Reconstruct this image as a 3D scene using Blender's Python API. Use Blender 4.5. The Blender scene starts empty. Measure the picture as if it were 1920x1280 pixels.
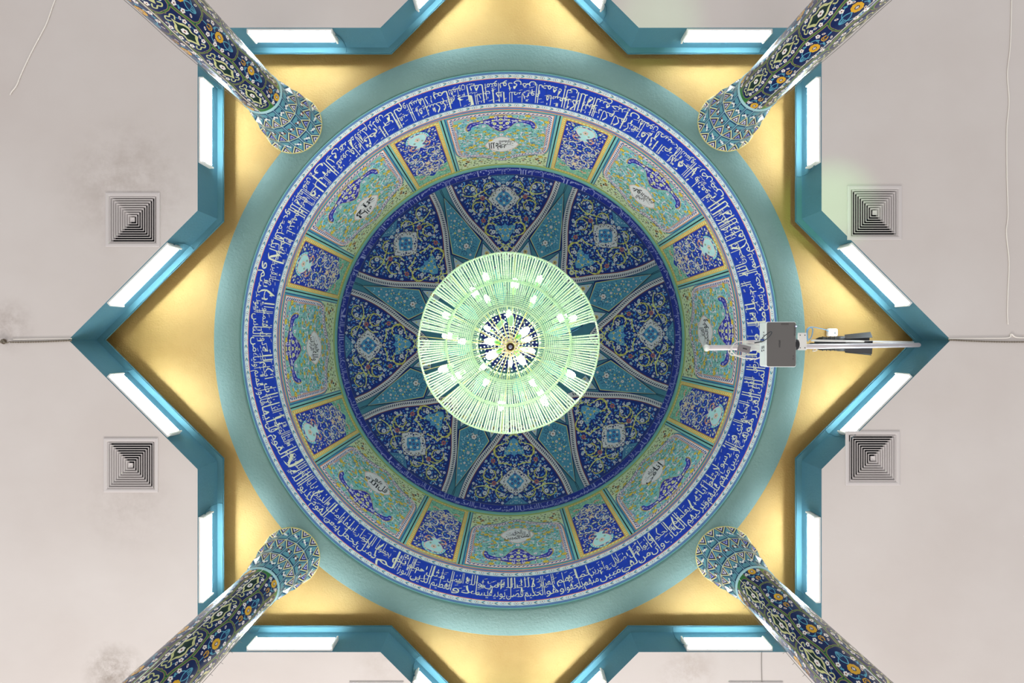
import bpy, math, random
import numpy as np
from mathutils import Vector, Matrix
from mathutils.geometry import delaunay_2d_cdt

# ------------------------------------------------------------------ camera, world, exposure
SC = bpy.context.scene
COL = SC.collection
F = 853.0                      # focal length in pixels of the 1920 wide frame (16 mm on full frame)
PX, PY = 955.5, 637.0          # where the vertical through the camera meets the frame
cam_d = bpy.data.cameras.new('camera')
cam_d.sensor_width = 36.0
cam_d.lens = 36.0 * F / 1920.0
cam_d.shift_x = (960 - PX) / 1920.0
cam_d.shift_y = -(640 - PY) / 1920.0
cam_d.clip_end = 100
cam = bpy.data.objects.new('camera', cam_d)
cam.rotation_euler = (math.pi, 0, 0)      # looks straight up; image right = +X, image down = +Y
COL.objects.link(cam)
SC.camera = cam

world = bpy.data.worlds.new('world')
SC.world = world
world.use_nodes = True
bg = world.node_tree.nodes['Background']
bg.inputs[0].default_value = (1.0, 0.965, 0.945, 1)
bg.inputs[1].default_value = 0.80
SC.view_settings.view_transform = 'Standard'
SC.view_settings.look = 'None'
SC.view_settings.gamma = 1.0
SC.view_settings.exposure = 0.0
SC.view_settings.use_curve_mapping = False
TUBE_POWER = 42.0
BULB_POWER = 54.0
# added warm area light, guessed as daylight, brightening the image-bottom side of the ceiling
wl_d = bpy.data.lights.new('added_daylight_area', 'AREA')
wl_d.shape = 'RECTANGLE'; wl_d.size = 14; wl_d.size_y = 3.0
wl_d.energy = 2000; wl_d.color = (1.0, .93, .86)
wl_o = bpy.data.objects.new('added_daylight_area', wl_d)
wl_o.location = (-2, 15, 0.5)
wl_o.rotation_euler = (math.radians(-115), 0, 0)
COL.objects.link(wl_o)
# two added green spots tinting the ceiling beside the star, source unknown
for nm_, tgt_, en_ in (('added_green_spot', ((1556 - PX) * 6.5 / F, (385 - PY) * 6.5 / F, 6.5), 900), ('added_green_spot', ((1235 - PX) * 6.5 / F, (38 - PY) * 6.5 / F, 6.5), 380)):
    sd = bpy.data.lights.new(nm_, 'SPOT'); sd.energy = en_; sd.color = (.35, 1.0, .35)
    sd.spot_size = math.radians(13); sd.spot_blend = 1.0; sd.shadow_soft_size = .05
    so_ = bpy.data.objects.new(nm_, sd); so_.location = (tgt_[0] * .5, tgt_[1] * .5, .3)
    so_.rotation_euler = (Vector(tgt_) - Vector(so_.location)).to_track_quat('-Z', 'Y').to_euler()
    COL.objects.link(so_)

pi, tau = math.pi, 2 * math.pi
rnd = random.Random(7)

# ------------------------------------------------------------------ colours and materials
def srgb(r, g, b):
    f = lambda c: (c / 255 / 12.92) if c / 255 <= 0.04045 else ((c / 255 + 0.055) / 1.055) ** 2.4
    return (f(r), f(g), f(b))

def new_mat(name):
    m = bpy.data.materials.new(name)
    m.use_nodes = True
    nt = m.node_tree
    return m, nt, nt.nodes['Principled BSDF']

def plain(name, c, rough=0.5, metal=0.0, emit=None, power=0.0):
    m, nt, p = new_mat(name)
    p.inputs['Base Color'].default_value = (*c, 1)
    p.inputs['Roughness'].default_value = rough
    p.inputs['Metallic'].default_value = metal
    if emit:
        p.inputs['Emission Color'].default_value = (*emit, 1)
        p.inputs['Emission Strength'].default_value = power
    return m

def noise(nt, scale, detail=3.0, rough=0.55):
    tc = nt.nodes.new('ShaderNodeNewGeometry')
    n = nt.nodes.new('ShaderNodeTexNoise')
    n.inputs['Scale'].default_value = scale
    n.inputs['Detail'].default_value = detail
    n.inputs['Roughness'].default_value = rough
    nt.links.new(tc.outputs['Position'], n.inputs['Vector'])
    return n

def ramp(nt, src, stops):
    r = nt.nodes.new('ShaderNodeValToRGB')
    el = r.color_ramp.elements
    while len(el) < len(stops):
        el.new(0.5)
    for e, (pos, c) in zip(el, stops):
        e.position = pos
        e.color = (*c, 1)
    nt.links.new(src, r.inputs[0])
    return r

def plaster(name, c, c2, bump=0.25, scale=26.0, rough=0.7, var=1.3):
    m, nt, p = new_mat(name)
    n1 = noise(nt, var, 5.0)
    r = ramp(nt, n1.outputs[0], [(0.35, c2), (0.65, c)])
    nt.links.new(r.outputs[0], p.inputs['Base Color'])
    n2 = noise(nt, scale, 3.0)
    b = nt.nodes.new('ShaderNodeBump')
    b.inputs['Strength'].default_value = bump
    b.inputs['Distance'].default_value = 0.02
    nt.links.new(n2.outputs[0], b.inputs['Height'])
    nt.links.new(b.outputs[0], p.inputs['Normal'])
    p.inputs['Roughness'].default_value = rough
    return m

def tile_mat(name, rough, coat=0.0):
    m, nt, p = new_mat(name)
    a = nt.nodes.new('ShaderNodeAttribute')
    a.attribute_name = 'Col'
    n = noise(nt, 9.0, 4.0)
    hv = nt.nodes.new('ShaderNodeHueSaturation')
    mr = nt.nodes.new('ShaderNodeMapRange')
    mr.inputs[3].default_value = 0.86
    mr.inputs[4].default_value = 1.14
    nt.links.new(n.outputs[0], mr.inputs[0])
    nt.links.new(mr.outputs[0], hv.inputs['Value'])
    nt.links.new(a.outputs['Color'], hv.inputs['Color'])
    nt.links.new(hv.outputs[0], p.inputs['Base Color'])
    p.inputs['Roughness'].default_value = rough
    p.inputs['Specular IOR Level'].default_value = 0.4
    p.inputs['Coat Weight'].default_value = coat
    p.inputs['Coat Roughness'].default_value = 0.08
    return m

M_TILE = tile_mat('painted_tile', 0.45)
M_GLAZE = tile_mat('glazed_column_tile', 0.35, 0.6)
M_CAP = tile_mat('glazed_capital_tile', 0.30, 0.25)
M_YELLOW = plaster('yellow_plaster', srgb(182, 150, 88), srgb(173, 139, 77), 0.45, 34)
M_TEAL = plaster('teal_plaster', srgb(66, 114, 132), srgb(60, 108, 126), 0.18, 30)
M_RING = plaster('sea_green_plaster', srgb(108, 140, 136), srgb(101, 134, 130), 0.6, 26)
M_TRIM = plaster('turquoise_lip_paint', srgb(72, 122, 134), srgb(66, 114, 126), 0.1, 30)
M_WHITE = plain('white_enamel', srgb(225, 225, 222), 0.4)
M_CABLEW = plain('white_cable', srgb(232, 228, 222), 0.5)
M_BLACK = plain('black_metal', srgb(16, 18, 24), 0.55)
M_VENT = plain('vent_aluminium', srgb(200, 195, 195), 0.45, 0.0)
M_DUCT = plain('dark_duct', srgb(18, 20, 28), 0.9)
M_GOLD = plain('gold_metal', srgb(232, 216, 140), 0.35, 0.25)
M_TUBE = plain('fluorescent_tube', (0.9, 0.95, 1.0), 0.4, 0, (0.80, 0.93, 1.0), TUBE_POWER)
M_BULB = plain('lit_bulb', (0.9, 1.0, 0.9), 0.4, 0, (0.86, 1.0, 0.82), BULB_POWER)

# ------------------------------------------------------------------ mesh helpers
def link(o, parent=None):
    COL.objects.link(o)
    if parent:
        o.parent = parent
    return o

def mesh_obj(name, V, Fc, mat, parent=None, smooth=False, mats=None, mi=None):
    me = bpy.data.meshes.new(name)
    me.from_pydata([tuple(v) for v in V], [], [tuple(f) for f in Fc])
    for m in (mats or [mat]):
        me.materials.append(m)
    if mi is not None:
        me.polygons.foreach_set('material_index', list(mi))
    if smooth:
        me.polygons.foreach_set('use_smooth', [True] * len(me.polygons))
    me.update()
    return link(bpy.data.objects.new(name, me), parent)

class G:
    """collects boxes, tubes and lathes for one mesh"""
    def __init__(s):
        s.V, s.F = [], []
    def add(s, V, Fc, M=None):
        n = len(s.V)
        s.V += [tuple(M @ Vector(v)) if M else tuple(v) for v in V]
        s.F += [tuple(i + n for i in f) for f in Fc]
        return s
    def box(s, c, d, M=None, bev=0.0):
        x, y, z = d[0] / 2, d[1] / 2, d[2] / 2
        if bev <= 0:
            V = [(c[0] + i * x, c[1] + j * y, c[2] + k * z) for i in (-1, 1) for j in (-1, 1) for k in (-1, 1)]
            Fc = [(0, 1, 3, 2), (4, 6, 7, 5), (0, 4, 5, 1), (2, 3, 7, 6), (0, 2, 6, 4), (1, 5, 7, 3)]
            return s.add(V, Fc, M)
        b = bev                                   # rounded in plan, chamfered top and bottom
        def loop(inset, zz):
            o = []
            for (sx, sy, a0) in ((1, 1, 0), (-1, 1, 90), (-1, -1, 180), (1, -1, 270)):
                for k in range(5):
                    a = math.radians(a0 + k * 22.5)
                    o.append((c[0] + sx * (x - b) + (b - inset) * math.cos(a), c[1] + sy * (y - b) + (b - inset) * math.sin(a), zz))
            return o
        q = b * 0.35
        L = [loop(q, c[2] - z), loop(0, c[2] - z + q), loop(0, c[2] + z - q), loop(q, c[2] + z)]
        V = sum(L, [])
        n = 20
        Fc = [tuple(range(n - 1, -1, -1)), tuple(range(3 * n, 4 * n))]
        for r in range(3):
            for k in range(n):
                k2 = (k + 1) % n
                Fc.append((r * n + k, r * n + k2, (r + 1) * n + k2, (r + 1) * n + k))
        return s.add(V, Fc, M)
    def tube(s, pts, r, n=8, cap=True, M=None):
        pts = [Vector(p) for p in pts]
        rs = r if hasattr(r, '__len__') else [r] * len(pts)
        V, Fc = [], []
        up = None
        for i, p in enumerate(pts):
            t = (pts[min(i + 1, len(pts) - 1)] - pts[max(i - 1, 0)]).normalized()
            if up is None:
                up = Vector((0, 0, 1)) if abs(t.z) < 0.9 else Vector((1, 0, 0))
            a = t.cross(up)
            a = a.normalized() if a.length > 1e-6 else Vector((1, 0, 0))
            b = a.cross(t).normalized()
            up = b
            for k in range(n):
                an = tau * k / n
                V.append(p + (a * math.cos(an) + b * math.sin(an)) * rs[i])
        for i in range(len(pts) - 1):
            for k in range(n):
                k2 = (k + 1) % n
                Fc.append((i * n + k, i * n + k2, (i + 1) * n + k2, (i + 1) * n + k))
        if cap:
            Fc.append(tuple(range(n - 1, -1, -1)))
            Fc.append(tuple(range((len(pts) - 1) * n, len(pts) * n)))
        return s.add(V, Fc, M)
    def lathe(s, prof, n=24, M=None, cap=True):
        V, Fc = [], []
        for (r, z) in prof:
            for k in range(n):
                a = tau * k / n
                V.append((r * math.cos(a), r * math.sin(a), z))
        for i in range(len(prof) - 1):
            for k in range(n):
                k2 = (k + 1) % n
                Fc.append((i * n + k, i * n + k2, (i + 1) * n + k2, (i + 1) * n + k))
        if cap:
            Fc.append(tuple(range(n - 1, -1, -1)))
            Fc.append(tuple(range((len(prof) - 1) * n, len(prof) * n)))
        return s.add(V, Fc, M)
    def torus(s, R, r, z=0, n=96, m=8, M=None, cx=0, cy=0):
        V, Fc = [], []
        for i in range(n):
            a = tau * i / n
            for j in range(m):
                b = tau * j / m
                V.append((cx + (R + r * math.cos(b)) * math.cos(a), cy + (R + r * math.cos(b)) * math.sin(a), z + r * math.sin(b)))
        for i in range(n):
            for j in range(m):
                i2, j2 = (i + 1) % n, (j + 1) % m
                Fc.append((i * m + j, i2 * m + j, i2 * m + j2, i * m + j2))
        return s.add(V, Fc, M)
    def build(s, name, mat, parent=None, smooth=False):
        return mesh_obj(name, s.V, s.F, mat, parent, smooth)

def tag(o, label=None, cat=None, group=None, kind=None):
    if label: o['label'] = label
    if cat: o['category'] = cat
    if group: o['group'] = group
    if kind: o['kind'] = kind
    return o

def empty(name, loc=(0, 0, 0), rz=0.0, **k):
    o = bpy.data.objects.new(name, None)
    o.empty_display_size = 0.1
    o.location = loc
    o.rotation_euler = (0, 0, rz)
    link(o)
    return tag(o, **k)

def copy_tree(o, parent=None):
    c = o.copy()
    COL.objects.link(c)
    if parent: c.parent = parent
    for ch in [x for x in bpy.data.objects if x.parent == o]:
        copy_tree(ch, c)
    return c

def at(px, py, z):
    """point at height z above the camera along pixel px, py"""
    return Vector(((px - PX) * z / F, (py - PY) * z / F, z))

def in_poly(P, poly):
    x, y = P[:, 0], P[:, 1]
    ins = np.zeros(len(P), bool)
    n = len(poly)
    for i in range(n):
        x1, y1 = poly[i]; x2, y2 = poly[(i + 1) % n]
        if y1 == y2: continue
        c = ((y1 > y) != (y2 > y)) & (x < (x2 - x1) * (y - y1) / (y2 - y1) + x1)
        ins ^= c
    return ins

# ------------------------------------------------------------------ flat drawing that is laid onto tiled surfaces
def triangulate(pts, step=None, holes=()):
    pts = [tuple(p) for p in pts]
    loops = [pts] + [[tuple(p) for p in h] for h in holes]
    co, ed = [], []
    for lp in loops:
        b = len(co)
        if step:
            q = []
            for i in range(len(lp)):
                a, c = np.array(lp[i]), np.array(lp[(i + 1) % len(lp)])
                k = max(1, int(np.hypot(*(c - a)) / step + 0.5))
                q += [tuple(a + (c - a) * j / k) for j in range(k)]
            lp = q
        co += lp
        ed += [(b + i, b + (i + 1) % len(lp)) for i in range(len(lp))]
    if step:
        A = np.array(pts)
        x0, y0 = A.min(0); x1, y1 = A.max(0)
        gx = np.arange(x0 + step / 2, x1, step); gy = np.arange(y0 + step / 2, y1, step)
        if len(gx) and len(gy):
            g = np.array(np.meshgrid(gx, gy)).reshape(2, -1).T
            g = g[in_poly(g, pts)]
            co = co + [tuple(p) for p in g]
    r = delaunay_2d_cdt([Vector(p) for p in co], ed, [], 0, 1e-7)
    V = np.array([tuple(v) for v in r[0]])
    T = np.array([list(f) for f in r[2]])
    cen = V[T].mean(1)
    keep = in_poly(cen, pts)
    for h in holes:
        keep &= ~in_poly(cen, h)
    return V, T[keep]

class D:
    """a flat drawing: coloured triangles in layers"""
    def __init__(s, step=None):
        s.V, s.T, s.C, s.n, s.step = [], [], [], 0, step
    def _put(s, V, T, C, layer=0.0):
        V = np.asarray(V, float)
        if V.shape[1] == 2:
            V = np.column_stack([V, np.full(len(V), float(layer))])
        T = np.asarray(T, int)
        C = np.asarray(C, float)
        if C.ndim == 1:
            C = np.tile(C, (len(T), 1))
        s.V.append(V); s.T.append(T + s.n); s.C.append(C); s.n += len(V)
        return s
    def merged(s):
        if len(s.V) > 1:
            s.V, s.T, s.C = [np.concatenate(s.V)], [np.concatenate(s.T)], [np.concatenate(s.C)]
        return s.V[0], s.T[0], s.C[0]
    def fan(s, pts, col, layer=0):           # small star-shaped polygon
        P = np.asarray(pts, float); n = len(P)
        V = np.vstack([P, P.mean(0)])
        return s._put(V, [(i, (i + 1) % n, n) for i in range(n)], col, layer)
    def poly(s, pts, col, layer=0, step=None, holes=()):
        step = step or s.step
        V, T = triangulate(pts, step, holes)
        return s._put(V, T, col, layer)
    def stroke(s, pts, w, col, layer=0, closed=False, off=0.0):
        P = np.asarray(pts, float)
        if closed: P = np.vstack([P, P[:1]])
        if closed:
            t = np.roll(P[:-1], -1, 0) - np.roll(P[:-1], 1, 0); t = np.vstack([t, t[:1]])
        else:
            t = np.gradient(P, axis=0)
        t /= np.maximum(np.hypot(t[:, 0], t[:, 1]), 1e-9)[:, None]
        nr = np.column_stack([-t[:, 1], t[:, 0]])
        w = np.asarray(w, float) * np.ones(len(P))
        A = P + nr * (off + w / 2)[:, None]; B = P + nr * (off - w / 2)[:, None]
        V = np.empty((2 * len(P), 2)); V[0::2] = A; V[1::2] = B
        T = []
        for i in range(len(P) - 1):
            T += [(2 * i, 2 * i + 1, 2 * i + 2), (2 * i + 1, 2 * i + 3, 2 * i + 2)]
        return s._put(V, T, col, layer)
    def add(s, d, x=0, y=0, rot=0, sx=1, sy=None, layer=0):
        V, T, C = d.merged()
        sy = sx if sy is None else sy
        c, n = math.cos(rot), math.sin(rot)
        X, Y = V[:, 0] * sx, V[:, 1] * sy
        W = np.column_stack([x + X * c - Y * n, y + X * n + Y * c, V[:, 2] + layer])
        return s._put(W, T, C)
    def along(s, pts, d, gap, rot=0, layer=0, sx=1, start=0.5, off=0.0):
        P = np.asarray(pts, float)
        L = np.concatenate([[0], np.cumsum(np.hypot(*np.diff(P, axis=0).T))])
        n = max(1, int(L[-1] / gap))
        for k in range(n):
            q = (k + start) * L[-1] / n
            x, y = np.interp(q, L, P[:, 0]), np.interp(q, L, P[:, 1])
            i = min(len(P) - 2, max(0, np.searchsorted(L, q) - 1))
            an = math.atan2(P[i + 1, 1] - P[i, 1], P[i + 1, 0] - P[i, 0])
            s.add(d, x - math.sin(an) * off, y + math.cos(an) * off, an + rot, sx, sx, layer)
        return s
    def lay(s, name, mapf, mat, parent=None, lift=0.0016, gain=1.0):
        V, T, C = s.merged()
        C = np.minimum(C * gain, .86)
        P, N = mapf(V[:, 0], V[:, 1], V[:, 2] * lift)
        a, b, c = P[T[:, 0]], P[T[:, 1]], P[T[:, 2]]
        g = np.cross(b - a, c - a)
        ok = np.linalg.norm(g, axis=1) > 1e-12
        T, C, g = T[ok], C[ok], g[ok]
        flip = np.einsum('ij,ij->i', g, N[T[:, 0]]) < 0
        T = T.copy(); T[flip] = T[flip][:, [0, 2, 1]]
        me = bpy.data.meshes.new(name)
        nt = len(T)
        me.vertices.add(len(P)); me.vertices.foreach_set('co', P.ravel())
        me.loops.add(nt * 3); me.loops.foreach_set('vertex_index', T.ravel())
        me.polygons.add(nt)
        me.polygons.foreach_set('loop_start', np.arange(0, nt * 3, 3))
        me.update(calc_edges=True)
        at_ = me.color_attributes.new('Col', 'FLOAT_COLOR', 'CORNER')
        cc = np.ones((nt * 3, 4), np.float32); cc[:, :3] = np.repeat(C, 3, 0)
        at_.data.foreach_set('color', cc.ravel())
        me.materials.append(mat)
        me.polygons.foreach_set('use_smooth', np.ones(nt, bool))
        me.normals_split_custom_set_from_vertices([tuple(n) for n in N])
        return link(bpy.data.objects.new(name, me), parent)

def arc(cx, cy, r, a0, a1, n=16, ry=None):
    a = np.radians(np.linspace(a0, a1, n))
    return np.column_stack([cx + r * np.cos(a), cy + (ry or r) * np.sin(a)])

def curve(pts, n=10):
    """smooth path through points (Catmull-Rom)"""
    P = [np.array(p, float) for p in pts]
    P = [2 * P[0] - P[1]] + P + [2 * P[-1] - P[-2]]
    o = []
    for i in range(1, len(P) - 2):
        for t in np.linspace(0, 1, n, endpoint=False):
            a, b, c, d = P[i - 1], P[i], P[i + 1], P[i + 2]
            o.append(0.5 * ((2 * b) + (c - a) * t + (2 * a - 5 * b + 4 * c - d) * t * t + (3 * b - a - 3 * c + d) * t ** 3))
    o.append(P[-2])
    return np.array(o)

def mirror(pts):
    return np.asarray(pts) * [-1, 1]

# palette
NAVY = srgb(22, 38, 120); DNAVY = srgb(12, 26, 84); ROYAL = srgb(24, 52, 158); CREAM = srgb(226, 214, 178)
TURQ = srgb(120, 172, 166); DTURQ = srgb(56, 132, 158); WHITE = srgb(232, 226, 222); YEL = srgb(222, 184, 70)
PALEY = srgb(220, 214, 130); OCHRE = srgb(206, 172, 92); SKY = srgb(88, 150, 205); GREEN = srgb(84, 132, 80)
ORANGE = srgb(214, 122, 84); PINK = srgb(222, 178, 168); BLACK = srgb(14, 16, 22); GREYG = srgb(126, 168, 158)
RAILG = srgb(116, 172, 164); STEEL = srgb(84, 116, 160); RED = srgb(120, 44, 30); LAV = srgb(160, 166, 224)

# motifs of about unit radius
def m_flower(pet, mid, n=5, ink=None):
    d = D()
    if ink is not None: d.fan(arc(0, 0, 1.12, 0, 360, 9)[:-1], ink, 0)
    for k in range(n):
        a = tau * k / n
        d.fan(arc(0.58 * math.cos(a), 0.58 * math.sin(a), 0.42, 0, 360, 8)[:-1], pet, 0.4)
    d.fan(arc(0, 0, 0.5, 0, 360, 8)[:-1], pet, 0.5)
    d.fan(arc(0, 0, 0.3, 0, 360, 7)[:-1], mid, 0.8)
    return d
def m_leaf(col, w=0.35, ink=None):
    d = D()
    t = np.linspace(0, pi, 6)
    P = np.vstack([np.column_stack([-np.cos(t), w * np.sin(t) + 0.12 * np.cos(t) ** 2]), np.column_stack([np.cos(t), -w * np.sin(t) + 0.12 * np.cos(t) ** 2])[1:-1]])
    if ink is not None: d.fan(P * 1.3, ink, 0)
    return d.fan(P, col, 0.4)
def m_scroll(col, w=0.12, turns=1.25, n=16, leaf=None):
    d = D()
    t = np.linspace(0, 1, n)
    r = 1 - 0.75 * t
    a = tau * turns * t
    P = np.column_stack([r * np.cos(a), r * np.sin(a)])
    d.stroke(P, w * (1.2 - 0.6 * t), col, 0.3)
    if leaf is not None:
        for k in (3, 7, 10):
            an = a[k] + 1.1
            d.add(m_leaf(leaf), P[k, 0], P[k, 1], an, 0.28)
    return d
def m_dot(col, n=6):
    return D().fan(arc(0, 0, 1, 0, 360, n + 1)[:-1], col, 0.2)
def m_bud(col, ink):
    d = D()
    d.fan([(-.9, 0), (-.3, .55), (.5, .6), (1, .1), (.4, 0), (1, -.1), (.5, -.6), (-.3, -.55)], ink, 0)
    d.fan([(-.7, 0), (-.25, .38), (.4, .42), (.2, 0), (.4, -.42), (-.25, -.38)], col, 0.4)
    return d

def scatter(d, poly, gap, motifs, size, seed=1, layer=1, sym=True, avoid=(), ysc=1.0, jit=0.35):
    """jittered motif fill inside a polygon, mirrored in x when sym"""
    r = random.Random(seed)
    A = np.array(poly); x0, y0 = A.min(0); x1, y1 = A.max(0)
    pts = []
    y = y0 + gap * ysc / 2; row = 0
    while y < y1:
        x = (gap / 2 if sym else x0) + (row % 2) * gap / 2
        while x < x1:
            pts.append((x + r.uniform(-jit, jit) * gap, y + r.uniform(-jit, jit) * gap * ysc))
            x += gap
        y += gap * ysc * 0.87; row += 1
    if not pts: return
    P = np.array(pts)
    keep = in_poly(P, poly) & in_poly(P + [size * .8, 0], poly) & in_poly(P - [size * .8, 0], poly) & in_poly(P + [0, size * .8 * ysc], poly) & in_poly(P - [0, size * .8 * ysc], poly)
    for av in avoid:
        keep &= ~in_poly(P, av)
    wts = [m[1] for m in motifs]
    for (x, y) in P[keep]:
        m = r.choices([m[0] for m in motifs], wts)[0]
        s_ = size * r.uniform(0.75, 1.15); ro = r.uniform(0, tau)
        d.add(m, x, y, ro, s_, s_ * ysc, layer)
        if sym and x > size * 0.6:
            V, T, C = m.merged()
            d.add(m, -x, y, -ro if ysc == 1 else pi - ro, -s_, s_ * ysc, layer)

# ------------------------------------------------------------------ arabic lettering
JOIN = {'ا': (0xFE8D, 0xFE8E), 'أ': (0xFE83, 0xFE84), 'إ': (0xFE87, 0xFE88), 'آ': (0xFE81, 0xFE82), 'ب': 0xFE8F, 'ة': (0xFE93, 0xFE94), 'ت': 0xFE95,
        'ث': 0xFE99, 'ج': 0xFE9D, 'ح': 0xFEA1, 'خ': 0xFEA5, 'د': (0xFEA9, 0xFEAA), 'ذ': (0xFEAB, 0xFEAC), 'ر': (0xFEAD, 0xFEAE),
        'ز': (0xFEAF, 0xFEB0), 'س': 0xFEB1, 'ش': 0xFEB5, 'ص': 0xFEB9, 'ض': 0xFEBD, 'ط': 0xFEC1, 'ظ': 0xFEC5, 'ع': 0xFEC9,
        'غ': 0xFECD, 'ف': 0xFED1, 'ق': 0xFED5, 'ك': 0xFED9, 'ل': 0xFEDD, 'م': 0xFEE1, 'ن': 0xFEE5, 'ه': 0xFEE9, 'و': (0xFEED, 0xFEEE),
        'ى': (0xFEEF, 0xFEF0), 'ي': 0xFEF1, 'ئ': 0xFE89, 'ؤ': (0xFE85, 0xFE86), 'ء': (0xFE80,)}
def shape_word(w):
    out = []
    n = len(w)
    def dual(c): return isinstance(JOIN.get(c), int)
    def joins_prev(c): return c in JOIN and c != 'ء'
    i = 0
    while i < n:
        c = w[i]
        pj = i > 0 and dual(w[i - 1]) and joins_prev(c)
        if c == 'ل' and i + 1 < n and w[i + 1] in 'اأإآ':
            base = {'آ': 0xFEF5, 'أ': 0xFEF7, 'إ': 0xFEF9, 'ا': 0xFEFB}[w[i + 1]]
            out.append(chr(base + (1 if pj else 0)))
            i += 2
            continue
        nj = i + 1 < n and dual(c) and joins_prev(w[i + 1])
        v = JOIN.get(c)
        if isinstance(v, int):
            out.append(chr(v + (3 if pj and nj else 2 if nj else 1 if pj else 0)))
        elif v:
            out.append(chr(v[1] if pj and len(v) > 1 else v[0]))
        i += 1
    return ''.join(reversed(out))
_tx = {}
def text_tris(s, bold=0.0, res=2):
    k = (s, bold)
    if k in _tx: return _tx[k]
    c = bpy.data.curves.new('t', 'FONT'); c.body = s; c.resolution_u = res; c.offset = bold
    o = bpy.data.objects.new('t', c); COL.objects.link(o)
    dg = bpy.context.evaluated_depsgraph_get()
    me = bpy.data.meshes.new_from_object(o.evaluated_get(dg))
    me.calc_loop_triangles()
    V = np.array([v.co[:2] for v in me.vertices]).reshape(-1, 2)
    T = np.array([t.vertices[:] for t in me.loop_triangles]).reshape(-1, 3)
    bpy.data.objects.remove(o); bpy.data.curves.remove(c); bpy.data.meshes.remove(me)
    if len(V) == 0:
        V = np.zeros((3, 2)); T = np.array([[0, 1, 2]])
    V = V - [V[:, 0].min(), 0]
    _tx[k] = (V, T)
    return V, T
def word_into(d, w, x0, x1, y0, y1, col, layer, bold=0.018, arabic=True, body=0.0):
    V, T = text_tris(shape_word(w) if arabic else w, bold)
    if body:
        yb, lo = V[:, 1], -0.26
        W = V.copy()
        W[:, 0] = x0 + V[:, 0] / max(V[:, 0].max(), 1e-6) * (x1 - x0)
        ym = y0 + (.36 - lo) * body
        W[:, 1] = np.where(yb < .36, y0 + (yb - lo) * body, ym + (yb - .36) / .36 * (y1 - ym))
        W[:, 1] = np.minimum(W[:, 1], y1 + .02)
        return d._put(W, T, col, layer)
    h0, h1 = min(-0.2, V[:, 1].min()), max(0.72, V[:, 1].max())
    W = V.copy()
    W[:, 0] = x0 + V[:, 0] / max(V[:, 0].max(), 1e-6) * (x1 - x0)
    W[:, 1] = y0 + (V[:, 1] - h0) / (h1 - h0) * (y1 - y0)
    d._put(W, T, col, layer)

SURAH = ('بسم الله الرحمن الرحيم يسبح لله ما في السماوات وما في الأرض الملك القدوس العزيز الحكيم هو الذي بعث في الأميين رسولا منهم يتلو عليهم آياته '
 'ويزكيهم ويعلمهم الكتاب والحكمة وإن كانوا من قبل لفي ضلال مبين وآخرين منهم لما يلحقوا بهم وهو العزيز الحكيم ذلك فضل الله يؤتيه من يشاء والله ذو الفضل العظيم '
 'مثل الذين حملوا التوراة ثم لم يحملوها كمثل الحمار يحمل أسفارا بئس مثل القوم الذين كذبوا بآيات الله والله لا يهدي القوم الظالمين قل يا أيها الذين هادوا إن زعمتم '
 'أنكم أولياء لله من دون الناس فتمنوا الموت إن كنتم صادقين ولا يتمنونه أبدا بما قدمت أيديهم والله عليم بالظالمين قل إن الموت الذي تفرون منه فإنه ملاقيكم ثم تردون '
 'إلى عالم الغيب والشهادة فينبئكم بما كنتم تعملون يا أيها الذين آمنوا إذا نودي للصلاة من يوم الجمعة فاسعوا إلى ذكر الله وذروا البيع ذلكم خير لكم إن كنتم تعلمون '
 'فإذا قضيت الصلاة فانتشروا في الأرض وابتغوا من فضل الله واذكروا الله كثيرا لعلكم تفلحون').split()

# ------------------------------------------------------------------ overall dimensions (metres above the camera)
Z_CEIL, Z_LIP, Z_YEL, Z_RING = 6.50, 6.94, 7.20, 6.94
A = 585 * Z_CEIL / F                 # half side of the star's squares
LIPW = 0.078
R_DRUM = 4.10
R_RING_O = 555.5 * Z_RING / F
RR = F * R_DRUM
Z = lambda r: RR / r                 # height on the drum seen at r pixels from the centre
Z_SPRING = Z(311)
ROT = math.radians(-2.3)

def star(a):
    c = a * (math.sqrt(2) - 1); s2 = a * math.sqrt(2)
    return [(a, -a), (a, -c), (s2, 0), (a, c), (a, a), (c, a), (0, s2), (-c, a), (-a, a), (-a, c), (-s2, 0), (-a, -c), (-a, -a), (-c, -a), (0, -s2), (c, -a)]

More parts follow.
